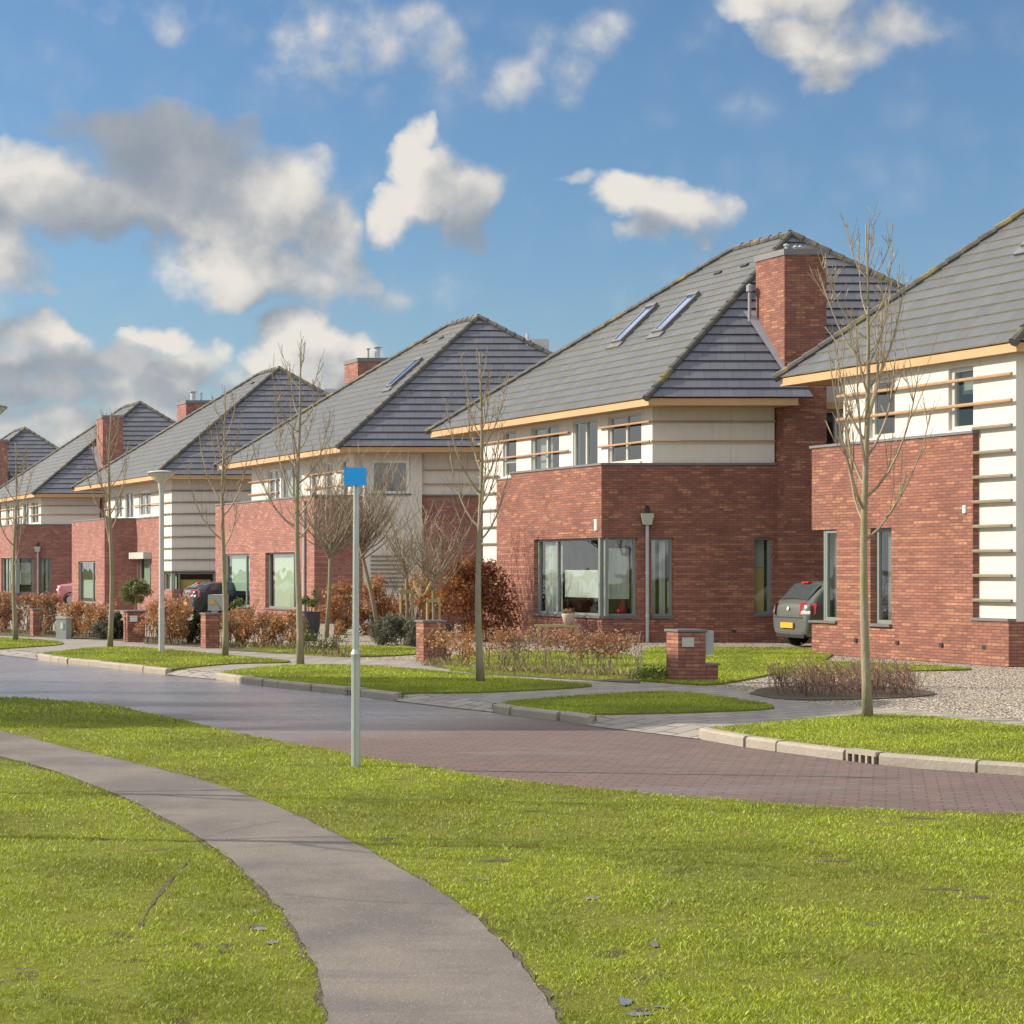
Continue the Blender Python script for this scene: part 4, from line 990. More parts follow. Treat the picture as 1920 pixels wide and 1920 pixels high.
# right-hand house
H1 = House(1905, 30.5, 1, 5.66, 10.2, 5.5, 2.9, 4.0, 6.7, 'nearest brick house at the right edge with white slatted corner and cedar eaves')
def type_d(H):
    top = 4.15; ue = H.ze-.16; bb = .14; bw = .25; aw = .34; bB = 10.4
    H.wall(H.bm, 'f', bb, 1.25, 5.82, 0, top, [(3.42, 4.03, .66, 2.5), (5.04, 5.82, .68, 2.5)])
    H.wall(H.bm, 'f', bb-.02, aw, 1.25, 0, .79)
    H.wall(H.bm, 's', 1.25, bb, bb+.2, .79, top)
    H.wall(H.bm, 's', aw, bb-.02, bB, 0, .79)
    H.bm.poly([L(5.82, bb, 0), L(5.82, bb, .68), L(5.82, 1.6, .68), L(5.82, 1.6, 0)], [(0, 0), (0, .7), (1.5, .7), (1.5, 0)])
    H.bm.poly([L(5.82, bb, 2.5), L(5.82, bb, top), L(5.82, 9, top), L(5.82, 9, 2.5)], [(0, 2.5), (0, top), (9, top), (9, 2.5)])
    H.bm.poly([L(5.5, 1.2, 0), L(5.5, 1.2, 2.5), L(5.5, 9, 2.5), L(5.5, 9, 0)], [(0, 0), (0, 2.5), (8, 2.5), (8, 0)])
    H.bm.poly([L(5.04, bb, 2.5), L(5.04, 2, 2.5), L(5.82, 2, 2.5), L(5.82, bb, 2.5)])
    wins = [(1.39, 2.03, 4.24, 5.38), (3.49, 4.23, 4.24, 5.38)]
    H.wall(H.pm, 'f', bw, aw, 5.0, top, ue, wins); H.wall(H.pm, 'f', bw, aw, 1.3, .79, top)
    H.wall(H.pm, 's', aw, bw, bB, .79, ue)
    H.pm.poly([L(5.0, bw, top), L(5.0, bw, ue), L(5.0, bB, ue), L(5.0, bB, top)]); H.pm.poly([L(aw, bB, 0), L(5.4, bB, 0), L(5.4, bB, ue), L(aw, bB, ue)])
    for w in wins: H.window('f', bw, *w, frame=FRAMEL, inset=.06, sillm=FRAMEW, fw=.075, covers=[(w[0]+.05, w[1]-.05, 4.9, 5.3, BLINDG, 'blind')] if w[0] < 2 else ())
    H.window('f', bb, 3.42, 4.03, .66, 2.5, inset=.12, fw=.07, covers=[(3.45, 3.9, .7, 2.45, BLINDG, 'curtain')], sillx=.06, tr='tall dark window behind the trunk')
    H.window('f', bb, 5.04, 5.48, .68, 2.5, inset=.05, fw=.07, frame=FRAMEG, covers=[(5.06, 5.4, .7, 2.4, BLINDG, 'curtain')], sill=False, tr='tall corner window')
    m = MB(); H.bx(m, 5.02, 5.86, bb-.05, bb+.4, .63, .678); m.build('corner_sill', SILLM, H.root)
    m = MB(); H.bx(m, 5.46, 5.52, bb+.05, 1.2, .68, 2.5); m.build('side_glazing', FRAMEG, H.root)
    H.coping(1.22, 5.86, bb-.03, bw-.012, top); H.coping(5.0, 5.86, bw-.012, 6, top); H.coping(aw-.02, 1.25, bb-.05, bw-.012, .79)
    bs = .16
    for z in (5.13, 4.67): H.slat(aw-.02, 5.05, bs, bs, z, r=.032)
    for z in (4.23, 3.79, 3.35, 2.91, 2.47, 2.03, 1.59, 1.15): H.slat(aw-.02, 1.27, bs, bs, z, wood=False, r=.034)
    m = MB(); H.bx(m, 1.4, 1.47, bb-.03, bb-.002, 2.72, 2.86); m.build('sensor_box', ENAMEL, H.root)
    for a in (.9, 2.0, 3.2, 4.4): m = MB(); H.bx(m, a, a+.08, bb-.03, bb+.01, .28, .35); m.build('air_brick', DARKM, H.root)
    H.roof(); H.finish()
type_d(H1)
H1.add_skylight(1968, 424, h=1.3)
# third house (mirrored: stack on the far side)
H3 = House(636, 54.9, .965, 5.54, 10.0, 6.0, 3.54, 5.7, 11.4, 'brick house in the middle with one skylight and two wide blinded ground-floor windows', BRICKP)
def type_b(H):
    top = 4.02; ue = H.ze-.16; aw, bb, bw = .8, -.47, .8; bB = 11.3
    gw = [(2.3, 5.1, .42, 2.27), (6.6, 9.1, .42, 2.24)]
    H.wall(H.bm, 'f', bb, aw, 10.1, 0, top, gw)
    H.wall(H.bm, 's', aw, bb, 1.06, 0, top); H.wall(H.bm, 's', aw, 2.88, bB, 0, top)
    H.bm.poly([L(10.1, bb, 0), L(10.1, bb, top), L(10.1, bB, top), L(10.1, bB, 0)])
    wins = [(1.3, 1.85, 4.05, 5.2), (2.6, 3.2, 4.1, 5.2), (3.9, 4.5, 4.1, 5.2), (5.26, 7.1, 4.1, 5.2), (7.25, 8.36, 4.1, 5.2)]
    H.wall(H.pm, 'f', bw, aw+.03, 10.0, top, ue, wins)
    H.wall(H.pm, 's', aw+.03, bw, 1.06, top, ue); H.wall(H.pm, 's', aw+.03, 2.88, bB, top, ue)
    H.wall(H.pm, 's', aw-.12, 1.06, 2.88, .0, ue, [(1.3, 2.5, 4.1, 5.15)]); 
    H.pm.poly([L(aw-.12, 1.06, 0), L(aw-.12, 1.06, ue), L(aw+.1, 1.06, ue), L(aw+.1, 1.06, 0)]); H.pm.poly([L(aw-.12, 2.88, 0), L(aw-.12, 2.88, ue), L(aw+.1, 2.88, ue), L(aw+.1, 2.88, 0)])
    H.pm.poly([L(10, bw, top), L(10, bw, ue), L(10, bB, ue), L(10, bB, top)]); H.pm.poly([L(aw, bB, 0), L(aw, bB, ue), L(10, bB, ue), L(10, bB, 0)])
    H.coping(aw-.03, 10.13, bb-.03, bw-.01, top); H.coping(aw-.03, aw+.02, 2.9, 6, top)
    H.window('s', aw-.12, 1.3, 2.5, 4.1, 5.15, frame=FRAMEW, inset=.05, fw=.08, tr='dark square window on the shaded side')
    H.window('f', bw, *wins[0], frame=FRAMEL, inset=.05, sill=False, name='balcony_door')
    H.window('f', bw, *wins[1], frame=FRAMEW, inset=.05, sillm=FRAMEW); H.window('f', bw, *wins[2], frame=FRAMEW, inset=.05, sillm=FRAMEW)
    H.window('f', bw, *wins[3], mull=(6.2,), frame=FRAMEL, inset=.05, sillm=FRAMEW, covers=[(5.3, 7.0, 4.1, 5.2, BLINDG, 'blind')]); H.window('f', bw, *wins[4], mull=(7.8,), frame=FRAMEW, inset=.05, sillm=FRAMEW)
    H.window('f', bb, *gw[0], mull=(2.85,), inset=.12, covers=[(2.4, 5.0, .45, 2.2, BLINDL, 'blind')], tr='ground-floor window with a pale yellow blind')
    H.window('f', bb, *gw[1], mull=(7.1,), inset=.06, covers=[(6.7, 9.0, .95, 2.2, BLIND, 'blind')], tr='ground-floor window with a pale green blind')
    m = MB()
    for k in range(8): H.bx(m, aw-.17, aw-.13, 1.25, 2.45, 1.15+k*.135, 1.2+k*.135)
    m.build('louvre_screen', WOODW, H.root)
    for z in (4.85, 4.4):
        H.slat(aw+.02, 2.2, bw-.07, bw-.07, z); H.slat(2.5, 4.8, bw-.07, bw-.07, z); H.slat(7.2, 10.1, bw-.07, bw-.07, z); H.slat(aw-.05, aw-.05, 2.95, 6, z, r=.02)
    H.roof()
    H.chimney(9.9, 11.1, 4.6, 5.75, 0, 9.35, cowls=((.3, .45, .35, .05), (.3, .75, .4, .1)))
    m = MB(); H.bx(m, 2.7, 3.2, 7.35, 7.9, 7.8, 9.2); m.build('metal_flue', ZINC, H.roof_o); m = MB(); p = L(2.8, 7.25, 0); m.tube([(p[0], p[1], 8.2), (p[0], p[1], 9.4)], .06, 8); m.build('flue_pipe', ZINC, H.roof_o)
    H.pipe(1.5, bb-.06, 3.9, hop=False); H.finish()
type_b(H3)
H3.add_skylight(760, 702, h=1.5); H3.add_vent(797, 643); H3.add_vent(828, 635)
# fourth house
H4 = House(292, 69.7, .95, 5.46, 10.0, 6.2, 3.54, 5.8, 12.3, 'brick house with a projecting brick bay and full-height white slatted corner behind the street lamp', BRICKP)
def type_c(H):
    top = 3.84; ue = H.ze-.16; aw, bm, bb = .8, .9, -.43; bB = 11.6
    w_main = (3.6, 5.45, .77, 2.4); w_bay = (7.1, 9.85, .25, 2.07)
    H.wall(H.bm, 'f', bm, 1.83, 5.7, 0, top, [w_main]); H.wall(H.bm, 'f', bb, 5.7, 10.95, 0, top, [w_bay]); H.wall(H.bm, 's', 5.7, bb, bm, 0, top)
    H.wall(H.bm, 'f', bm, aw, 1.83, 0, .87); H.wall(H.bm, 's', aw, bm, bB, 0, .87); H.wall(H.bm, 's', aw, 3.3, bB, .87, 1.6)
    H.bm.poly([L(10.95, bb, 0), L(10.95, bb, top), L(10.95, bB, top), L(10.95, bB, 0)])
    H.bm.poly([L(1.83, bm, .87), L(1.83, bm, 1.6), L(1.83, bm+.3, 1.6), L(1.83, bm+.3, .87)])
    wins = [(3.7, 5.3, 3.95, 5.0), (6.1, 7.3, 3.9, 5.0), (7.8, 8.9, 3.95, 5.0)]
    H.wall(H.pm, 'f', bm+.02, 1.83, 10.3, top, ue, wins); H.wall(H.pm, 'f', bm-.02, aw, 1.83, 1.6, ue); H.wall(H.pm, 's', aw, bm-.02, bB, 1.6, ue)
    H.pm.poly([L(1.83, bm-.02, 1.6), L(1.83, bm-.02, ue), L(1.83, bm+.05, ue), L(1.83, bm+.05, 1.6)])
    H.pm.poly([L(aw, bm, 1.6), L(aw, bB, 1.6), L(1.83, bB, 1.6), L(1.83, bm, 1.6)])
    H.pm.poly([L(10.3, bm, top), L(10.3, bm, ue), L(10.3, bB, ue), L(10.3, bB, top)]); H.pm.poly([L(aw, bB, 0), L(aw, bB, ue), L(10, bB, ue), L(10, bB, 0)])
    H.coping(5.67, 10.98, bb-.03, bm-.01, top); H.coping(1.83, 5.67, bm-.04, bm+.015, top)
    H.window('f', bm+.02, *wins[0], mull=(4.5,), frame=FRAMEW, inset=.04, sillm=FRAMEW); H.window('f', bm+.02, *wins[1], mull=(6.7,), frame=FRAMEL, inset=.04, sill=False, name='balcony_door')
    H.window('f', bm+.02, *wins[2], mull=(8.35,), frame=FRAMEW, inset=.04, sillm=FRAMEW)
    w = H.window('f', bm, *w_main, mull=(4.1,), inset=.1, covers=[(3.7, 5.4, 1.1, 2.35, BLIND, 'blind')], tr='window under a roller shutter box')
    m = MB(); H.bx(m, 3.5, 5.55, bm-.35, bm-.003, 2.15, 2.42); m.build('shutter_box', FRAMEL, w)
    H.window('f', bb, *w_bay, mull=(7.7,), inset=.06, covers=[(7.8, 9.8, .45, 1.25, BLIND, 'blind')], tr='bay window with half-height green blind')
    H.window('f', bm, aw, 1.83, .87, 1.58, inset=.05, covers=[(.9, 1.8, .9, 1.5, BLINDL, 'blind')], sill=False); H.window('s', aw, bm, 3.3, .87, 1.58, mull=(1.2, 2.6), inset=.05, sill=False, covers=[(1.3, 2.5, .88, 1.3, BLINDO, 'blind')])
    for k in range(8):
        z = 4.86-.46*k; H.slat(aw-.06, aw-.06, bm-.05, 7, z, wood=False, r=.03); H.slat(aw, 1.9 if k > 1 else 5.9, bm-.09, bm-.09, z, wood=k < 2)
    for z in (4.86, 4.4): H.slat(7.5, 10.3, bm-.06, bm-.06, z)
    H.roof(); H.chimney(10.6, 11.9, 4.6, 5.85, 0, 9.3, cowls=((.3, .35, .4, .11), (.3, .65, .35, .05)))
    m = MB(); H.bx(m, 2.7, 3.2, 7.7, 8.2, 7.8, 9.1); m.build('metal_flue', ZINC, H.roof_o)
    H.finish()
type_c(H4)
H4.add_vent(453, 723); H4.add_vent(474, 719)
# ---- a house across the side street (outside the frame on the left; its shadow lies over the road)
def opposite_house():
    r = thing('opposite_house', 'brick house across the side street, outside the left edge, shading the road', 'house', (-18.2, 24.6, 0))
    m = MB(); x0, x1, y0, y1 = -4.5, 4.9, -2.8, 4.2
    m.box(x0, x1, y0, y1, -.1, 9.4); m.build('brick_wall', BRICK, r)
    t = MB(); ze, zr = 9.4, 11.6; e = .15
    A, B, C_, D_ = (x0-e, y0-e, ze), (x1+e, y0-e, ze), (x1+e, y1+e, ze), (x0-e, y1+e, ze); R1, R2 = (x0+3, .7, zr), (x1-1.6, .7, zr)
    for P in ([A, B, R2, R1], [C_, D_, R1, R2], [B, C_, R2], [D_, A, R1]): courses(t, P, ze, zr, 16)
    t.build('roof', [TILE, BUTT], r)
    for y in (-1.9, .6, 3.1):
        for z in (.8, 3.4, 6.0):
            f = MB(); f.box(x1+.002, x1+.05, y-.7, y+.7, z, z+1.4); w = f.build('window', FRAMEW, r); p = MB(); p.box(x1+.051, x1+.06, y-.62, y+.62, z+.08, z+1.32); p.build('pane', CARGL, w)
opposite_house()

# ------------------------------------------------------------------ bare trees
def grow_branch(mb, p, d, length, r0, r1, rnd, up=.25, nseg=6, n=5, wob=.12, out=None):
    pts = [Vector(p)]; d = Vector(d).normalized(); rad = [r0]
    for i in range(nseg):
        d = (d+Vector((0, 0, up))+Vector((rnd.uniform(-wob, wob), rnd.uniform(-wob, wob), rnd.uniform(-wob*.5, wob*.5)))).normalized()
        pts.append(pts[-1]+d*length/nseg); rad.append(r0+(r1-r0)*(i+1)/nseg)
    mb.tube(pts, rad, n); return pts, rad, d
def street_tree(px, py, H, seed, label, first=.34, spread=1.0, r=.054, nb=20, group='young bare street trees along the verges', gz=.03, xy=None, lean=0):
    rnd = random.Random(seed); x, y = xy if xy else gp(px, py, gz)
    t = thing('street_tree', label, 'tree', (x, y, gz-.02), group=group)
    tb = MB(); pts = []; rad = []; n = 12
    ph = rnd.uniform(0, 6)
    for i in range(n+1):
        k = i/n; pts.append(Vector((.03*math.sin(k*7+ph)+lean*k, .03*math.cos(k*6+ph), H*k))); rad.append(max(.008, r*(1-k)**.8*(1.0 if i else 1.2)+.004))
    tb.tube(pts, rad, 10); tb.build('trunk', BARK, t, smooth=True)
    cb = MB()
    def at(k): f = k*n; i = min(int(f), n-1); return pts[i].lerp(pts[i+1], f-i), rad[i]+(rad[i+1]-rad[i])*(f-i)
    az = rnd.uniform(0, 6.28)
    nb = int(nb*.85)
    for j in range(nb):
        k = first+(.93-first)*(j/(nb-1))**.9+rnd.uniform(-.015, .015); p, rr = at(min(k, .97)); az += 2.4+rnd.uniform(-.5, .5)
        ln = H*(.40-.30*(max(0, k-first)/(1-first))**1.2)*rnd.uniform(.7, 1.1)*.85
        tilt = rnd.uniform(.9, 1.5)*spread; d = Vector((math.cos(az)*tilt, math.sin(az)*tilt, rnd.uniform(.5, .95)))
        br = min(rr*.58, .018)
        P_, R_, dd = grow_branch(cb, p, d, ln, br, .0048, rnd, up=.27, nseg=8, wob=.07)
        nt = int(3+ln*4.5)
        for q in range(nt):
            i = rnd.randint(2, 7); s_ = P_[i]; a2 = rnd.uniform(0, 6.28); d2 = (P_[min(i+1, 8)]-P_[i-1]).normalized()*1.2+Vector((math.cos(a2), math.sin(a2), .2))*.75
            P2, _, _ = grow_branch(cb, s_, d2, ln*rnd.uniform(.15, .42), R_[i]*.6, .0036, rnd, up=.22, nseg=4, n=4, wob=.1)
            if rnd.random() < .7:
                a3 = rnd.uniform(0, 6.28); grow_branch(cb, P2[2], Vector((math.cos(a3), math.sin(a3), .9)), ln*.14, .0048, .0034, rnd, up=.2, nseg=2, n=3)
    cb.build('crown', TWIG, t); return t
street_tree(1624, 1343, 5.62, 11, 'bare young tree in front of the nearest house, closest to the camera', first=.345, nb=26, r=.054, spread=.85)
street_tree(900, 1277, 4.95, 12, 'bare young tree on the shaded verge beside the beech bush', first=.42, nb=20, spread=.7)
street_tree(560, 1243, 5.75, 13, 'tall thin bare street tree just left of the blue sign', first=.38, nb=20, spread=1.1, r=.058)
street_tree(420, 1230, 5.15, 14, 'bare street tree right of the street lamp beside the dark car', first=.40, nb=18, spread=.95, r=.055)
street_tree(207, 1213, 5.1, 15, 'bare street tree left of the street lamp before the brick bay', first=.40, nb=18, spread=.95)
street_tree(28, 1200, 4.7, 16, 'bare street tree at the far left edge', first=.38, nb=17, spread=1.1)
street_tree(0, 0, 6.2, 17, 'bare tree left of the path, outside the frame, casting branch shadows', first=.35, nb=16, xy=(-7.2, 14.2), gz=-.05, group='bare trees beside the footpath outside the frame')
street_tree(0, 0, 5.6, 18, 'smaller bare tree further forward left of the path, outside the frame', first=.35, nb=14, xy=(-6.0, 11.9), gz=-.05, group='bare trees beside the footpath outside the frame')
def garden_tree(x, y, H, crown_z, rad_, seed, label, nb=26, r=.05, lean=(0, 0), stakes=False, ropes=False, stem=BARK):
    rnd = random.Random(seed); t = thing('garden_tree', label, 'tree', (x, y, 0), group='small bare garden trees')
    tb = MB(); tb.tube([(0, 0, 0), (lean[0]*.5+.02, lean[1]*.5, crown_z*.5), (lean[0], lean[1], crown_z), (lean[0]*1.2, lean[1], crown_z+.35)], [r*1.2, r, r*.9, r*.5], 9); tb.build('trunk', stem, t, smooth=True)
    cb = MB()
    for j in range(nb):
        a = rnd.uniform(0, 6.28); p = Vector((lean[0]+rnd.uniform(-.05, .05), lean[1], crown_z+rnd.uniform(-.15, .35)))
        tl = rnd.uniform(.3, 1.9); d = Vector((math.cos(a)*tl, math.sin(a)*tl, rnd.uniform(.3, 1.0)))
        ln = rad_*rnd.uniform(.7, 1.15)+(H-crown_z-rad_)*rnd.uniform(.2, .6)*(1 if tl < 1.1 else .2)
        P_, R_, _ = grow_branch(cb, p, d, ln, r*.42, .006, rnd, up=.16, nseg=6, wob=.16)
        for q in range(7):
            i = rnd.randint(1, 6); a2 = rnd.uniform(0, 6.28); P2, _, _ = grow_branch(cb, P_[i], Vector((math.cos(a2)*.8, math.sin(a2)*.8, rnd.uniform(.3, 1.3))), ln*rnd.uniform(.2, .55), .008, .0042, rnd, up=.25, nseg=4, n=4, wob=.12)
            a3 = rnd.uniform(0, 6.28); grow_branch(cb, P2[2], Vector((math.cos(a3), math.sin(a3), .8)), ln*.25, .0055, .0036, rnd, up=.2, nseg=2, n=3)
    cb.build('crown', TWIG, t)
    if stakes:
        for k, dx in enumerate((-.13, .15)):
            m = MB(); m.tube([(dx, -.05, 0), (dx, -.05, crown_z*.80)], .032, 8); m.build('stake', STAKE, t)
        m = MB(); m.box(-.16, .18, -.09, -.07, crown_z*.72, crown_z*.78); m.build('stake_tie', STAKE, t)
    return t
garden_tree(W(612, 44), 44, 4.9, 2.05, 1.55, 31, 'small bare tree with dense shoots left of the blue sign pole', nb=34, lean=(.1, 0))
garden_tree(W(712, 44.5), 44.5, 4.9, 2.1, 1.6, 32, 'leaning bare tree with dense shoots behind the blue sign pole', nb=34, lean=(-.45, 0))
garden_tree(W(762, 43), 43, 3.5, 1.55, .85, 33, 'staked bare sapling behind the grey-green lavender', nb=16, r=.04, stakes=True)
garden_tree(W(812, 41), 41, 4.0, 1.3, 1.1, 34, 'staked bare sapling with straw rope behind the brick pillar', nb=26, r=.04, stakes=True)
m = MB(); rp = []
for k in range(13):
    t_ = k/12; rp.append((W(776, 41)+(.40)*t_, 41-.1, 1.42-.38*math.sin(math.pi*t_)*(1-.3*t_)))
m.tube(rp, .025, 7); tag(m.build('straw_rope', ROPE), 'straw-coloured rope hanging in a loop from the staked sapling', 'rope')

# ------------------------------------------------------------------ leafy plants
def leaf_cloud(name, parent, n, sampler, size, material, seed, flat=0):
    r = np.random.default_rng(seed); P = sampler(r, n); n = len(P)
    d1 = r.normal(size=(n, 3)); d1 /= np.linalg.norm(d1, axis=1)[:, None]; d2 = r.normal(size=(n, 3)); d2 -= d1*(d1*d2).sum(1)[:, None]; d2 /= np.linalg.norm(d2, axis=1)[:, None]
    s = size*(.6+.8*r.random(n))[:, None]; V = np.stack([P-d1*s, P-d2*s*.45, P+d1*s, P+d2*s*.45], 1).astype(np.float32)
    me = bpy.data.meshes.new(name); me.vertices.add(n*4); me.vertices.foreach_set('co', V.reshape(-1))
    me.loops.add(n*4); me.loops.foreach_set('vertex_index', np.arange(n*4, dtype=np.int32)); me.polygons.add(n); me.polygons.foreach_set('loop_start', np.arange(0, n*4, 4, dtype=np.int32)); me.update(calc_edges=True)
    at = me.attributes.new('tint', 'FLOAT', 'FACE'); at.data.foreach_set('value', r.random(n).astype(np.float32)); me.materials.append(material)
    o = bpy.data.objects.new(name, me); COL.objects.link(o); o.parent = parent; return o
def clumped(cent, rad, zlo=0):
    """leaves in gaussian clumps round the given centres"""
    C_ = np.array(cent); 
    def f(r, n):
        i = r.integers(0, len(C_), n); q = r.normal(size=(n, 3)); q /= np.linalg.norm(q, axis=1)[:, None]; q *= (r.random(n)**.45)[:, None]*rad
        P = C_[i]+q; return P[P[:, 2] > zlo]
    return f
def hedge(name, label, cat, p0, p1, h, wd, n, size, material, seed, z_lo=.1, stems=30, twig=TWIGD, dens_clump=40, group=None, dry=0):
    rnd = random.Random(seed); x0, y0 = p0; x1, y1 = p1; cx, cy = (x0+x1)/2, (y0+y1)/2
    t = thing(name, label, cat, (cx, cy, 0), group=group); cent = []
    for k in range(dens_clump):
        u = rnd.random(); cent.append((x0+(x1-x0)*u-cx+rnd.uniform(-wd, wd), y0+(y1-y0)*u-cy+rnd.uniform(-wd, wd), z_lo+(h-z_lo)*rnd.random()**.8))
    leaf_cloud('foliage', t, n, clumped(cent, .17), size, material, seed)
    m = MB()
    for k in range(stems):
        u = rnd.random(); p = Vector((x0+(x1-x0)*u-cx+rnd.uniform(-wd, wd)*.7, y0+(y1-y0)*u-cy+rnd.uniform(-wd, wd)*.7, 0))
        P_, _, _ = grow_branch(m, p, (rnd.uniform(-.3, .3), rnd.uniform(-.3, .3), 1), h*rnd.uniform(.7, 1.15), .010, .004, rnd, up=.1, nseg=4, n=4, wob=.12)
        for q in range(3): grow_branch(m, P_[rnd.randint(1, 3)], (rnd.uniform(-1, 1), rnd.uniform(-1, 1), rnd.uniform(.4, 1)), h*.35, .006, .003, rnd, up=.15, nseg=3, n=3)
    m.build('stems', twig, t)
    if dry:
        r = np.random.default_rng(seed); u = r.random(dry); x = x0+(x1-x0)*u-cx+r.normal(size=dry)*.14; y = y0+(y1-y0)*u-cy+r.normal(size=dry)*.14
        blades_mesh('dry_tuft', x, y, np.zeros(dry), .03+.15*r.random(dry)**2, np.full(dry, .007), L_DRY, lean=.9, parent=t)['kind'] = 'stuff'
    return t
BG = 'russet beech hedges in the front gardens'
hedge('beech_hedge', 'sparse beech hedge with bare stems below, in front of the corner window house', 'hedge', gp(905, 1258), gp(1195, 1272), .64, .14, 3600, .026, L_BEIGE, 41, z_lo=.38, stems=75, twig=TWIG, dens_clump=62, group=BG, dry=4000)
hedge('beech_hedge', 'short beech hedge piece beside the brick pillar with dark letterbox', 'hedge', gp(812, 1245), gp(890, 1254), .62, .14, 900, .03, L_RUSS, 42, z_lo=.25, stems=26, dens_clump=22, group=BG, dry=1100)
hedge('beech_hedge', 'russet beech hedge below the pale blinded windows', 'hedge', gp(420, 1213), gp(565, 1220), .72, .18, 4600, .034, L_RUSS, 43, z_lo=.22, stems=50, dens_clump=60, group=BG, dry=1800)
hedge('beech_hedge', 'thin low leafless hedge left of the blue sign pole', 'hedge', gp(560, 1226), gp(655, 1232), .42, .14, 900, .025, L_GREEN, 44, z_lo=.05, stems=34, dens_clump=26, group=BG, dry=1100)
hedge('beech_hedge', 'tall orange beech hedge block behind the street lamp', 'hedge', gp(282, 1206), gp(338, 1210), 1.05, .26, 5200, .034, L_RUSS, 45, z_lo=.2, stems=40, dens_clump=52, group=BG, dry=200)
hedge('beech_hedge', 'orange beech hedge between utility cabinet and street tree', 'hedge', gp(128, 1193), gp(205, 1197), .80, .2, 3600, .038, L_RUSS, 46, z_lo=.2, stems=30, dens_clump=42, group=BG, dry=200)
hedge('beech_hedge', 'tall russet beech hedge at the far left edge', 'hedge', gp(-90, 1182), gp(104, 1191), 1.02, .24, 9500, .04, L_BEIGE, 47, z_lo=.15, stems=80, dens_clump=110, group=BG, dry=1100)
def bush(name, label, x, y, rx, rz, n, size, material, seed, z0=0, twigs=True, group=None, dens=26, cat='bush'):
    rnd = random.Random(seed); t = thing(name, label, cat, (x, y, 0), group=group); cent = []
    for k in range(dens):
        a = rnd.uniform(0, 6.28); f = rnd.random()**.5; zz = rnd.random(); w = math.sin(math.pi*min(.95, .25+zz*.6)); cent.append((rx*f*w*math.cos(a), rx*f*w*math.sin(a)*.8, z0+.05+rz*zz*.92))
    leaf_cloud('foliage', t, n, clumped(cent, max(.1, rx*.32)), size, material, seed)
    if twigs:
        m = MB()
        for k in range(22): grow_branch(m, (rnd.uniform(-.15, .15)*rx, rnd.uniform(-.1, .1), z0*.0), (rnd.uniform(-.8, .8), rnd.uniform(-.6, .6), 1), (rz+z0)*rnd.uniform(.8, 1.15), .014, .004, rnd, up=.12, nseg=5, n=4)
        m.build('stems', TWIGD, t)
    return t
bush('beech_bush', 'big dark copper beech bush against the brick bay', W(892, 42), 42, .98, 1.85, 11000, .042, L_COPP, 51, dens=70)
bush('beech_bush', 'orange-leaved bush behind the two bare garden trees', W(640, 46), 46, .55, 1.35, 2600, .045, L_RUSS, 52)
bush('beech_bush', 'orange-leaved bush right of the sign pole', W(705, 46), 46, .6, 1.5, 3000, .045, L_RUSS, 53)
bush('beech_bush', 'loose russet bush behind the lavender and saplings', W(775, 47), 47, .75, 1.6, 2600, .045, L_RUSS, 54)
bush('lavender_bush', 'rounded grey-green lavender bush left of the sapling stakes', *gp(732, 1209), .42, .62, 5200, .03, L_LAV, 55, twigs=False, dens=60)
bush('lavender_bush', 'smaller grey-green lavender bush next to the brick pillar', *gp(778, 1212), .26, .55, 2600, .03, L_LAV, 56, twigs=False, dens=40)
bush('evergreen_shrub', 'dark evergreen shrub between lamp hedge and brick pillar', W(357, 40.5), 40.5, .36, .72, 3200, .035, L_DARK, 57)
bush('evergreen_shrub', 'dark evergreen shrub beside the pillar with the white plate', W(222, 43), 43, .32, .6, 2600, .035, L_DARK, 58)
bush('green_shrub', 'pale green shrub under the white-sashed window behind the hedge', W(447, 41), 41, .35, 1.0, 1300, .04, L_GREEN, 59)
bush('green_shrub', 'tuft of yellow-green leaves at the foot of the grey cabinet', *gp(124, 1197), .17, .3, 500, .035, L_GREEN, 60, twigs=False)
bush('green_shrub', 'grey-green shrub at the foot of the bare tree', *gp(192, 1199), .28, .38, 1300, .035, L_LAV, 61, twigs=False)
bush('green_shrub', 'low dark green mat of plants at the lawn edge beside the stepped pillar', *gp(1225, 1277), .32, .14, 900, .025, L_GREEN, 62, twigs=False)
t = bush('standard_tree', 'clipped olive-green standard tree with ball crown behind the pillar', W(253, 52), 52, .42, .6, 2600, .045, L_OLIVE, 63, z0=.75, twigs=False, dens=40, cat='tree')
m = MB(); m.tube([(0, 0, 0), (.02, 0, .8), (0, 0, 1.1)], [.03, .028, .02], 7); m.build('trunk', BARK, t)
# bare twiggy shrub on the earth bed
def twig_shrub(px0, px1, py0, py1, n, seed, label):
    rnd = random.Random(seed); c = gp((px0+px1)/2, (py0+py1)/2); t = thing('bare_shrub', label, 'shrub', (c[0], c[1], 0)); m = MB(); cent = []
    for k in range(n):
        u = rnd.betavariate(1.6, 1.6); x, y = gp(px0+(px1-px0)*u, rnd.uniform(py0, py1)); h = rnd.uniform(.18, .42)*(1.4 if rnd.random() < .12 else 1)
        P_, _, _ = grow_branch(m, (x-c[0], y-c[1], 0), (rnd.uniform(-.5, .5), rnd.uniform(-.5, .5), 1), h, .007, .003, rnd, up=.1, nseg=4, n=3, wob=.2)
        for q in range(3):
            P2, _, _ = grow_branch(m, P_[rnd.randint(1, 3)], (rnd.uniform(-1, 1), rnd.uniform(-1, 1), rnd.uniform(.2, 1)), h*.5, .005, .0028, rnd, up=.1, nseg=3, n=3, wob=.2)
            cent.append(tuple(P2[-1]))
    m.build('stems', TWIGD, t); leaf_cloud('foliage', t, 1100, clumped(cent, .06), .02, L_BEIGE, seed); return t
twig_shrub(1440, 1730, 1285, 1308, 330, 71, 'low tangle of bare brown twigs on the earth bed by the nearest tree')
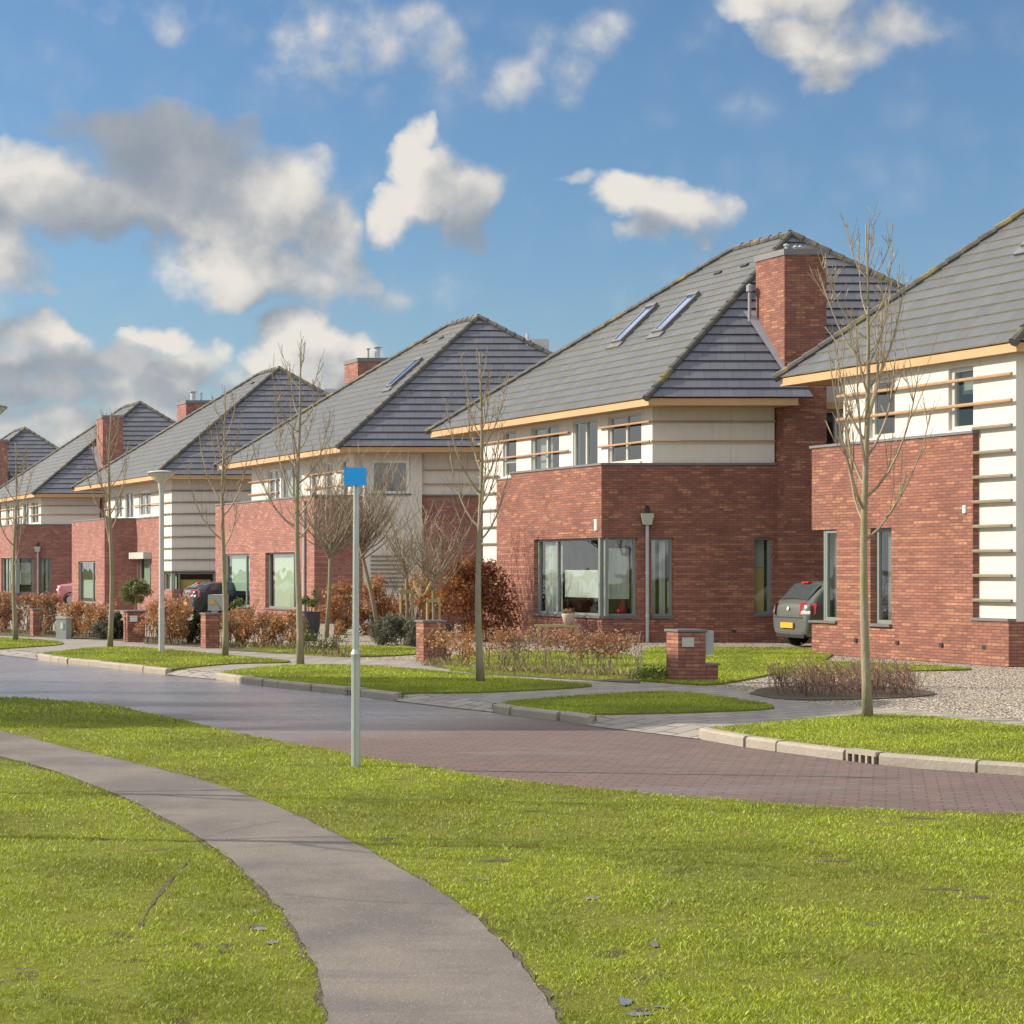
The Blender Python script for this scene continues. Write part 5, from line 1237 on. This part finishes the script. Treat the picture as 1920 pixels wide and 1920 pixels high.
# ------------------------------------------------------------------ brick pillars
def pillar(px0, px1, py, h, label, seed, step=False, box=None, plate=True):
    x0, y = gp(px0, py); x1, _ = gp(px1, py); w = x1-x0; x0 += .0; 
    t = thing('brick_pillar', label, 'pillar', ((x0+x1)/2, y, 0), group='brick gate pillars along the pavement')
    dpt = .32; u = Vector((UX, UY, 0))
    def PB(m, a0, a1, b0, b1, z0, z1): m.hexa([tuple(Vector((b, 0, z))+u*a) for z in (z0, z1) for (a, b) in ((a0, b0), (a0, b1), (a1, b1), (a1, b0))])
    lft = -w/2+.0; m = MB(); PB(m, 0, dpt*1.0, lft+.11, w/2, 0, h-.035); m.build('pillar_body', BRICK, t)
    c = MB(); PB(c, -.02, dpt+.02, lft+.09, w/2+.02, h-.035, h); c.build('pillar_cap', COPING, t)
    if step:
        m = MB(); PB(m, .02, dpt-.02, w/2+.002, w/2+.2, 0, .26); m.build('step_brickwork', BRICK, t); m = MB(); PB(m, 0, dpt, w/2+.003, w/2+.22, .26, .29); m.build('step_cap', COPING, t)
    if box:
        m = MB(); PB(m, .02, .26, w/2+.003, w/2+.003+box[0], box[1], box[1]+box[2]); o = m.build('letterbox', CABINET if step else DARKM, t); bevel(o)
    if plate:
        m = MB(); PB(m, -.014, -.002, lft+.17, lft+.34, h-.26, h-.12); m.build('house_plate', ENAMEL if not step else FRAMEL, t)
    return t
pillar(1258, 1323, 1280, .80, 'stepped brick pillar with grey letterbox on the lawn corner', 1, step=True, box=(.13, .42, .36))
pillar(783, 836, 1240, .76, 'brick pillar with dark letterbox beside the straw rope sapling', 2, box=(.16, .4, .3), plate=False)
pillar(376, 412, 1215, .76, 'brick pillar below the dark estate car', 3, plate=False)
pillar(230, 272, 1204, .74, 'brick pillar with a small white plate below the clipped standard tree', 4)
pillar(54, 75, 1193, .70, 'narrow brick pillar in the hedge at the far left', 5, plate=False)
# ------------------------------------------------------------------ street furniture
def sign():
    x, y = gp(667, 1437, -.05); t = thing('street_sign', 'blank blue street name sign on a galvanised pole by the road', 'sign', (x, y, -.05))
    m = MB(); m.tube([(0, 0, 0), (0, 0, .92), (0, 0, 1.0), (0, 0, 1.04), (.004, 0, 2.56)], [.041, .041, .041, .031, .027], 14); m.build('pole', STEEL, t, smooth=False)
    m = MB(); m.tube([(0, 0, .955), (0, 0, 1.0), (0, 0, 1.04)], [.0425, .0455, .031], 14); m.build('collar', STEEL, t)
    m = MB(); m.tube([(0, -.034, 2.44), (0, .034, 2.44)], .008, 6); m.tube([(0, 0, 2.50), (0, 0, 2.58)], .031, 12); m.build('pole_cap', STEEL, t)
    m = MB(); m.box(-.087, .107, -.075, -.034, 2.495, 2.655); s_ = m.build('sign_panel', BLUE, t); bevel(s_, .006, 2); s_.rotation_euler = (0, 0, R(-9))
sign()
def lamp(x, y, label, H=3.68, gz=.02):
    t = thing('street_lamp', label, 'street lamp', (x, y, gz), group='grey street lamps with shallow cone heads')
    m = MB(); m.tube([(0, 0, 0), (0, 0, .9), (0, 0, .95), (0, 0, H-.34)], [.062, .062, .055, .050], 14); m.build('pole', ZINC, t)
    m = MB(); m.lathe([(.05, H-.42), (.06, H-.36), (.075, H-.26), (.075, H-.22)], n=16); m.lathe([(.0, H-.02), (.29, H-.03), (.295, H-.01), (.12, H+.025), (0, H+.035)], n=28); m.build('lamp_cap', ZINC, t, smooth=True)
    m = MB(); m.lathe([(.07, H-.23), (.15, H-.13), (.275, H-.035)], n=28); m.build('lamp_bowl', OPAL, t, smooth=True)
    m = MB()
    for k in range(4):
        a = k*math.pi/2+.4; m.tube([(.08*math.cos(a), .08*math.sin(a), H-.23), (.285*math.cos(a), .285*math.sin(a), H-.025)], .008, 5)
    m.build('lamp_struts', ZINC, t)
lamp(*gp(303, 1222, .02), 'grey street lamp with shallow cone head between two bare trees')
lamp(W(-32, 21.6), 21.6, 'grey street lamp whose cone head just shows at the left edge', gz=-.05, H=3.77)
x, y = gp(118, 1198); t = thing('utility_cabinet', 'small grey utility cabinet in front of the left hedge', 'cabinet', (x, y, 0), rz=R(-18))
m = MB(); m.box(-.13, .15, -.1, .14, 0, .5); bevel(m.build('cabinet_body', CABINET, t), .008); m = MB(); m.box(-.14, .16, -.11, .15, .5, .535); m.build('cabinet_lid', ZINC, t); m = MB(); m.box(.0, .07, -.112, -.102, .25, .4); m.build('badge', ENAMEL, t)
# wheelie-like planter, bench, pot, bird-bath ornaments
x, y = W(581, 42), 42; t = thing('planter', 'dark round planter with a small green plant by the downpipe', 'planter', (x, y, 0)); m = MB(); m.lathe([(.0, 0), (.17, 0), (.24, .35), (.25, .7), (.22, .7), (.2, .6), (0, .6)], n=18); m.build('pot', PLASTD, t, smooth=False)
cent = [(random.uniform(-.22, .22), random.uniform(-.1, .1), 1.0+random.uniform(-.12, .15)) for _ in range(8)]; leaf_cloud('foliage', t, 420, clumped(cent, .1), .035, L_GREEN, 80); m = MB(); m.tube([(0, 0, .5), (-.08, 0, 1.05)], .014, 6); m.tube([(0, 0, .5), (.1, 0, 1.05)], .014, 6); m.build('stems', BARK, t)
x, y = W(1045, 39.9), 39.9; t = thing('garden_bench', 'pale wooden bench slab under the corner window', 'bench', (x, y, 0)); m = MB(); m.box(-.52, .52, -.12, .12, .40, .45); m.build('seat', STAKE, t)
for sx in (-.42, .42): m = MB(); m.box(sx-.04, sx+.04, -.1, .1, 0, .399); m.build('leg', STAKE, t)
t = thing('flower_pot', 'tapered stone pot with dry heather on the bench', 'plant pot', (W(1066, 39.9), 39.9, .45)); m = MB(); m.lathe([(0, 0), (.10, 0), (.155, .22), (.155, .25), (.13, .25), (.12, .22), (0, .22)], n=16); m.build('pot', TERRA, t, smooth=True)
leaf_cloud('foliage', t, 260, clumped([(random.uniform(-.1, .1), 0, .3) for _ in range(5)], .08), .02, L_BEIGE, 81)
t = thing('red_ornament', 'small red pointed ornament standing inside the corner window', 'ornament', (W(1166, 41.9), 41.75, .68)); m = MB(); m.lathe([(0, 0), (.12, 0), (.13, .06), (.07, .16), (.05, .24), (.015, .34), (0, .36)], n=12); m.build('figure', REDTHING, t, smooth=True)
# ------------------------------------------------------------------ cars
def car(name, label, paint, x, y, heading, L_=3.9, Wd=1.65, Hh=1.46, estate=False):
    """origin at the rear axle line's rear end on the ground; +x local = forward"""
    t = thing(name, label, 'car', (x, y, 0), rz=heading, group='cars parked beside the houses'); hw = Wd/2
    rs = .50 if not estate else .42
    # station: x, z_bottom, z_belt, z_top, half width, roof half width factor
    S = [(-.02, .42, .60, .66, .74, .70), (.00, .30, .88, .92, .86, .78), (.06, .24, .93, .97, .93, .80), (.14, .22, .95, 1.04, .97, .80), (rs, .20, .96, Hh-.06, 1.0, .76), (rs+.12, .20, .96, Hh-.015, 1.0, .77), (1.2, .20, .95, Hh, 1.0, .78), (2.0, .20, .94, Hh-.01, 1.0, .77),
         (2.45, .20, .93, Hh-.07, 1.0, .74), (3.05, .20, .91, 1.02, .99, .74), (3.5, .2, .84, .90, .97, .76), (3.75, .22, .74, .80, .92, .74), (3.87, .3, .6, .66, .8, .66)]
    k = L_/3.9
    def sec(s_):
        x_, zb, zk, zt, f, rf = s_; w = hw*f; rw = hw*rf; mid = (zb+zk)*.5
        return [(0, zb), (w*.8, zb), (w*.97, zb+.08), (w, mid), (w*.985, zk-.06), (w*.95, zk), (rw+(w*.95-rw)*.12, zk+(zt-zk)*.82), (rw*.86, zt-.012), (rw*.45, zt+.008), (0, zt+.012)]
    bm = bmesh.new(); rings = []
    for s_ in S:
        q = sec(s_); pts = [(s_[0]*k, yy, zz) for yy, zz in q]+[(s_[0]*k, -yy, zz) for yy, zz in q[-2:0:-1]]; rings.append([bm.verts.new(p) for p in pts])
    n = len(rings[0])
    for a, b in zip(rings[:-1], rings[1:]):
        for i in range(n): bm.faces.new((a[i], a[(i+1) % n], b[(i+1) % n], b[i]))
    bm.faces.new(rings[0]); bm.faces.new(rings[-1][::-1]); bmesh.ops.recalc_face_normals(bm, faces=bm.faces)
    me = bpy.data.meshes.new('body'); bm.to_mesh(me); bm.free(); me.materials.append(paint); me.polygons.foreach_set('use_smooth', [True]*len(me.polygons))
    b = bpy.data.objects.new('body', me); COL.objects.link(b); b.parent = t; sm_ = b.modifiers.new('s', 'SUBSURF'); sm_.levels = sm_.render_levels = 2
    def interp(x_):
        for s0, s1 in zip(S[:-1], S[1:]):
            if s0[0] <= x_ <= s1[0]:
                f = (x_-s0[0])/(s1[0]-s0[0]); return tuple(s0[i]+(s1[i]-s0[i])*f for i in range(6))
        return S[-1]
    # rear window patch over the hatch
    m = MB(); xs = np.linspace(.15, rs-.01, 6)
    for i in range(5):
        for j in range(8):
            q = []
            for (xx, jj) in ((xs[i], j), (xs[i+1], j), (xs[i+1], j+1), (xs[i], j+1)):
                s_ = interp(xx); rw = hw*.74*(.93 if jj in (0, 8) else 1); yy = rw*(jj/4-1); z_ = s_[3]+.012-.03*abs(jj/4-1)**3; q.append((xx*k-.028, yy, z_+.006))
            m.poly(q)
    m.build('rear_window', CARGL, t, smooth=True)
    for sd in (-1, 1):
        for (xa, xb, nm) in (((rs+.16, 1.12, 'side_window'), (1.2, 2.02, 'side_window')) if not estate else ((.5, 1.0, 'side_window'), (1.08, 1.7, 'side_window'), (1.78, 2.4, 'side_window'))):
            m = MB(); q = []
            for xx, up in ((xa, 0), (xb, 0), (xb-(.0 if xb < 2.3 else .3), 1), (xa+(.12 if xa < .8 else 0), 1)):
                s_ = interp(xx); a0, a1 = sec(s_)[5], sec(s_)[6]; f = .10 if up == 0 else .93; q.append((xx*k, sd*(a0[0]+(a1[0]-a0[0])*f+.004), a0[1]+(a1[1]-a0[1])*f))
            m.poly(q if sd < 0 else q[::-1]); m.build(nm, CARGL, t)
        m = MB(); m.hexa([(-.055, sd*.52*hw/.825, .70), (.17, sd*(hw*1.0), .74), (.16, sd*(hw*.9), .74), (.02, sd*.58, .72), (-.03, sd*.54*hw/.825, 1.0), (.20, sd*(hw*.99), .97), (.19, sd*(hw*.88), .97), (.05, sd*.58, .98)]); o = m.build('tail_lamp', TAIL, t); bevel(o, .012, 2)
        m = MB(); m.hexa([(-.062, sd*.60*hw/.825, .74), (.06, sd*(hw*.955), .74), (.06, sd*(hw*.86), .77), (.02, sd*.6, .77), (-.055, sd*.60*hw/.825, .80), (.065, sd*(hw*.96), .80), (.06, sd*(hw*.86), .83), (.02, sd*.6, .83)]); m.build('reversing_lamp', TAILC, t)
    for xx in (.62, 3.08):
        for sd in (-1, 1):
            m = MB(); yy = sd*(hw-.10); m.tube([(xx*k, yy-.09, .30), (xx*k, yy-.075, .30), (xx*k, yy+.075, .30), (xx*k, yy+.09, .30)], [.265, .30, .30, .265], 20); wo = m.build('wheel', TYRE, t)
            m = MB(); m.tube([(xx*k, yy+sd*.06, .30), (xx*k, yy+sd*.094, .30)], .19, 16); m.build('rim', RIM, wo)
            m = MB(); arc = [(xx*k+.345*math.cos(a), sd*(hw*.985), .30+.345*math.sin(a)) for a in np.linspace(-.2, math.pi+.2, 12)]; m.tube(arc, .025, 5); m.build('wheel_arch', PLASTB, t)
    m = MB(); m.box(-.065, -.03, -.26, .26, .43, .545); m.build('number_plate', PLATE, t)
    m = MB(); m.box(.02, .25, -hw*.72, hw*.72, .22, .32); o = m.build('bumper_skirt', PLASTB, t); bevel(o, .03, 2)
    m = MB(); m.box(-.03, .0, -hw*.72, hw*.72, .655, .665); m.build('bumper_trim', PLASTB, t)
    m = MB(); m.box(rs*k-.1, rs*k+.02, -.14, .14, Hh-.055, Hh-.025); m.build('brake_light', TAIL, t)
    m = MB(); m.tube([(rs*k+.3, 0, Hh), (rs*k+.12, 0, Hh+.16)], .006, 5); m.build('aerial', PLASTB, t)
    m = MB(); m.lathe([(0, .0), (.045, .0), (.045, .012), (0, .016)], n=14); o = m.build('badge', TAILC, t); o.rotation_euler = (0, R(-80), 0); o.location = (-.02, 0, .85)
    return t
hd = math.atan2(.36, .93)
# rear centre of the grey hatchback
car('parked_car', 'grey-green hatchback seen from behind between the two right-hand houses', PAINT_G, W(1476, 38.7), 38.45, hd)
car('parked_car', 'dark blue estate car behind the brick pillar under the white slatted corner', PAINT_D, W(350, 62.5), 62.5, hd+.12, L_=4.4, Wd=1.75, Hh=1.27, estate=True)
t = thing('car_trailer', 'small grey trailer with yellow plate behind the bare tree beside the dark estate car', 'trailer', (W(402, 58.5), 58.5, 0))
m = MB(); m.box(-.2, .28, -.1, 1.2, .34, .86); bevel(m.build('trailer_box', CABINET, t), .02)
m = MB(); m.tube([(.3, .5, .2), (.38, .5, .2)], .2, 16); m.build('wheel', TYRE, t); m = MB(); m.tube([(-.3, .5, .2), (-.22, .5, .2)], .2, 16); m.build('wheel', TYRE, t)
m = MB(); m.box(-.12, .02, -.125, -.103, .56, .70); m.build('number_plate', PLATE, t)
car('parked_car', 'pinkish red car partly hidden by the bay of the far house', PAINT_R, W(112, 82), 82, math.atan2(.1, 1), Hh=1.12)
# ------------------------------------------------------------------ render settings that belong to the scene
sc.cycles.max_bounces = 6; sc.cycles.transparent_max_bounces = 12; sc.cycles.use_denoising = True
sc.cycles.sample_clamp_indirect = 6
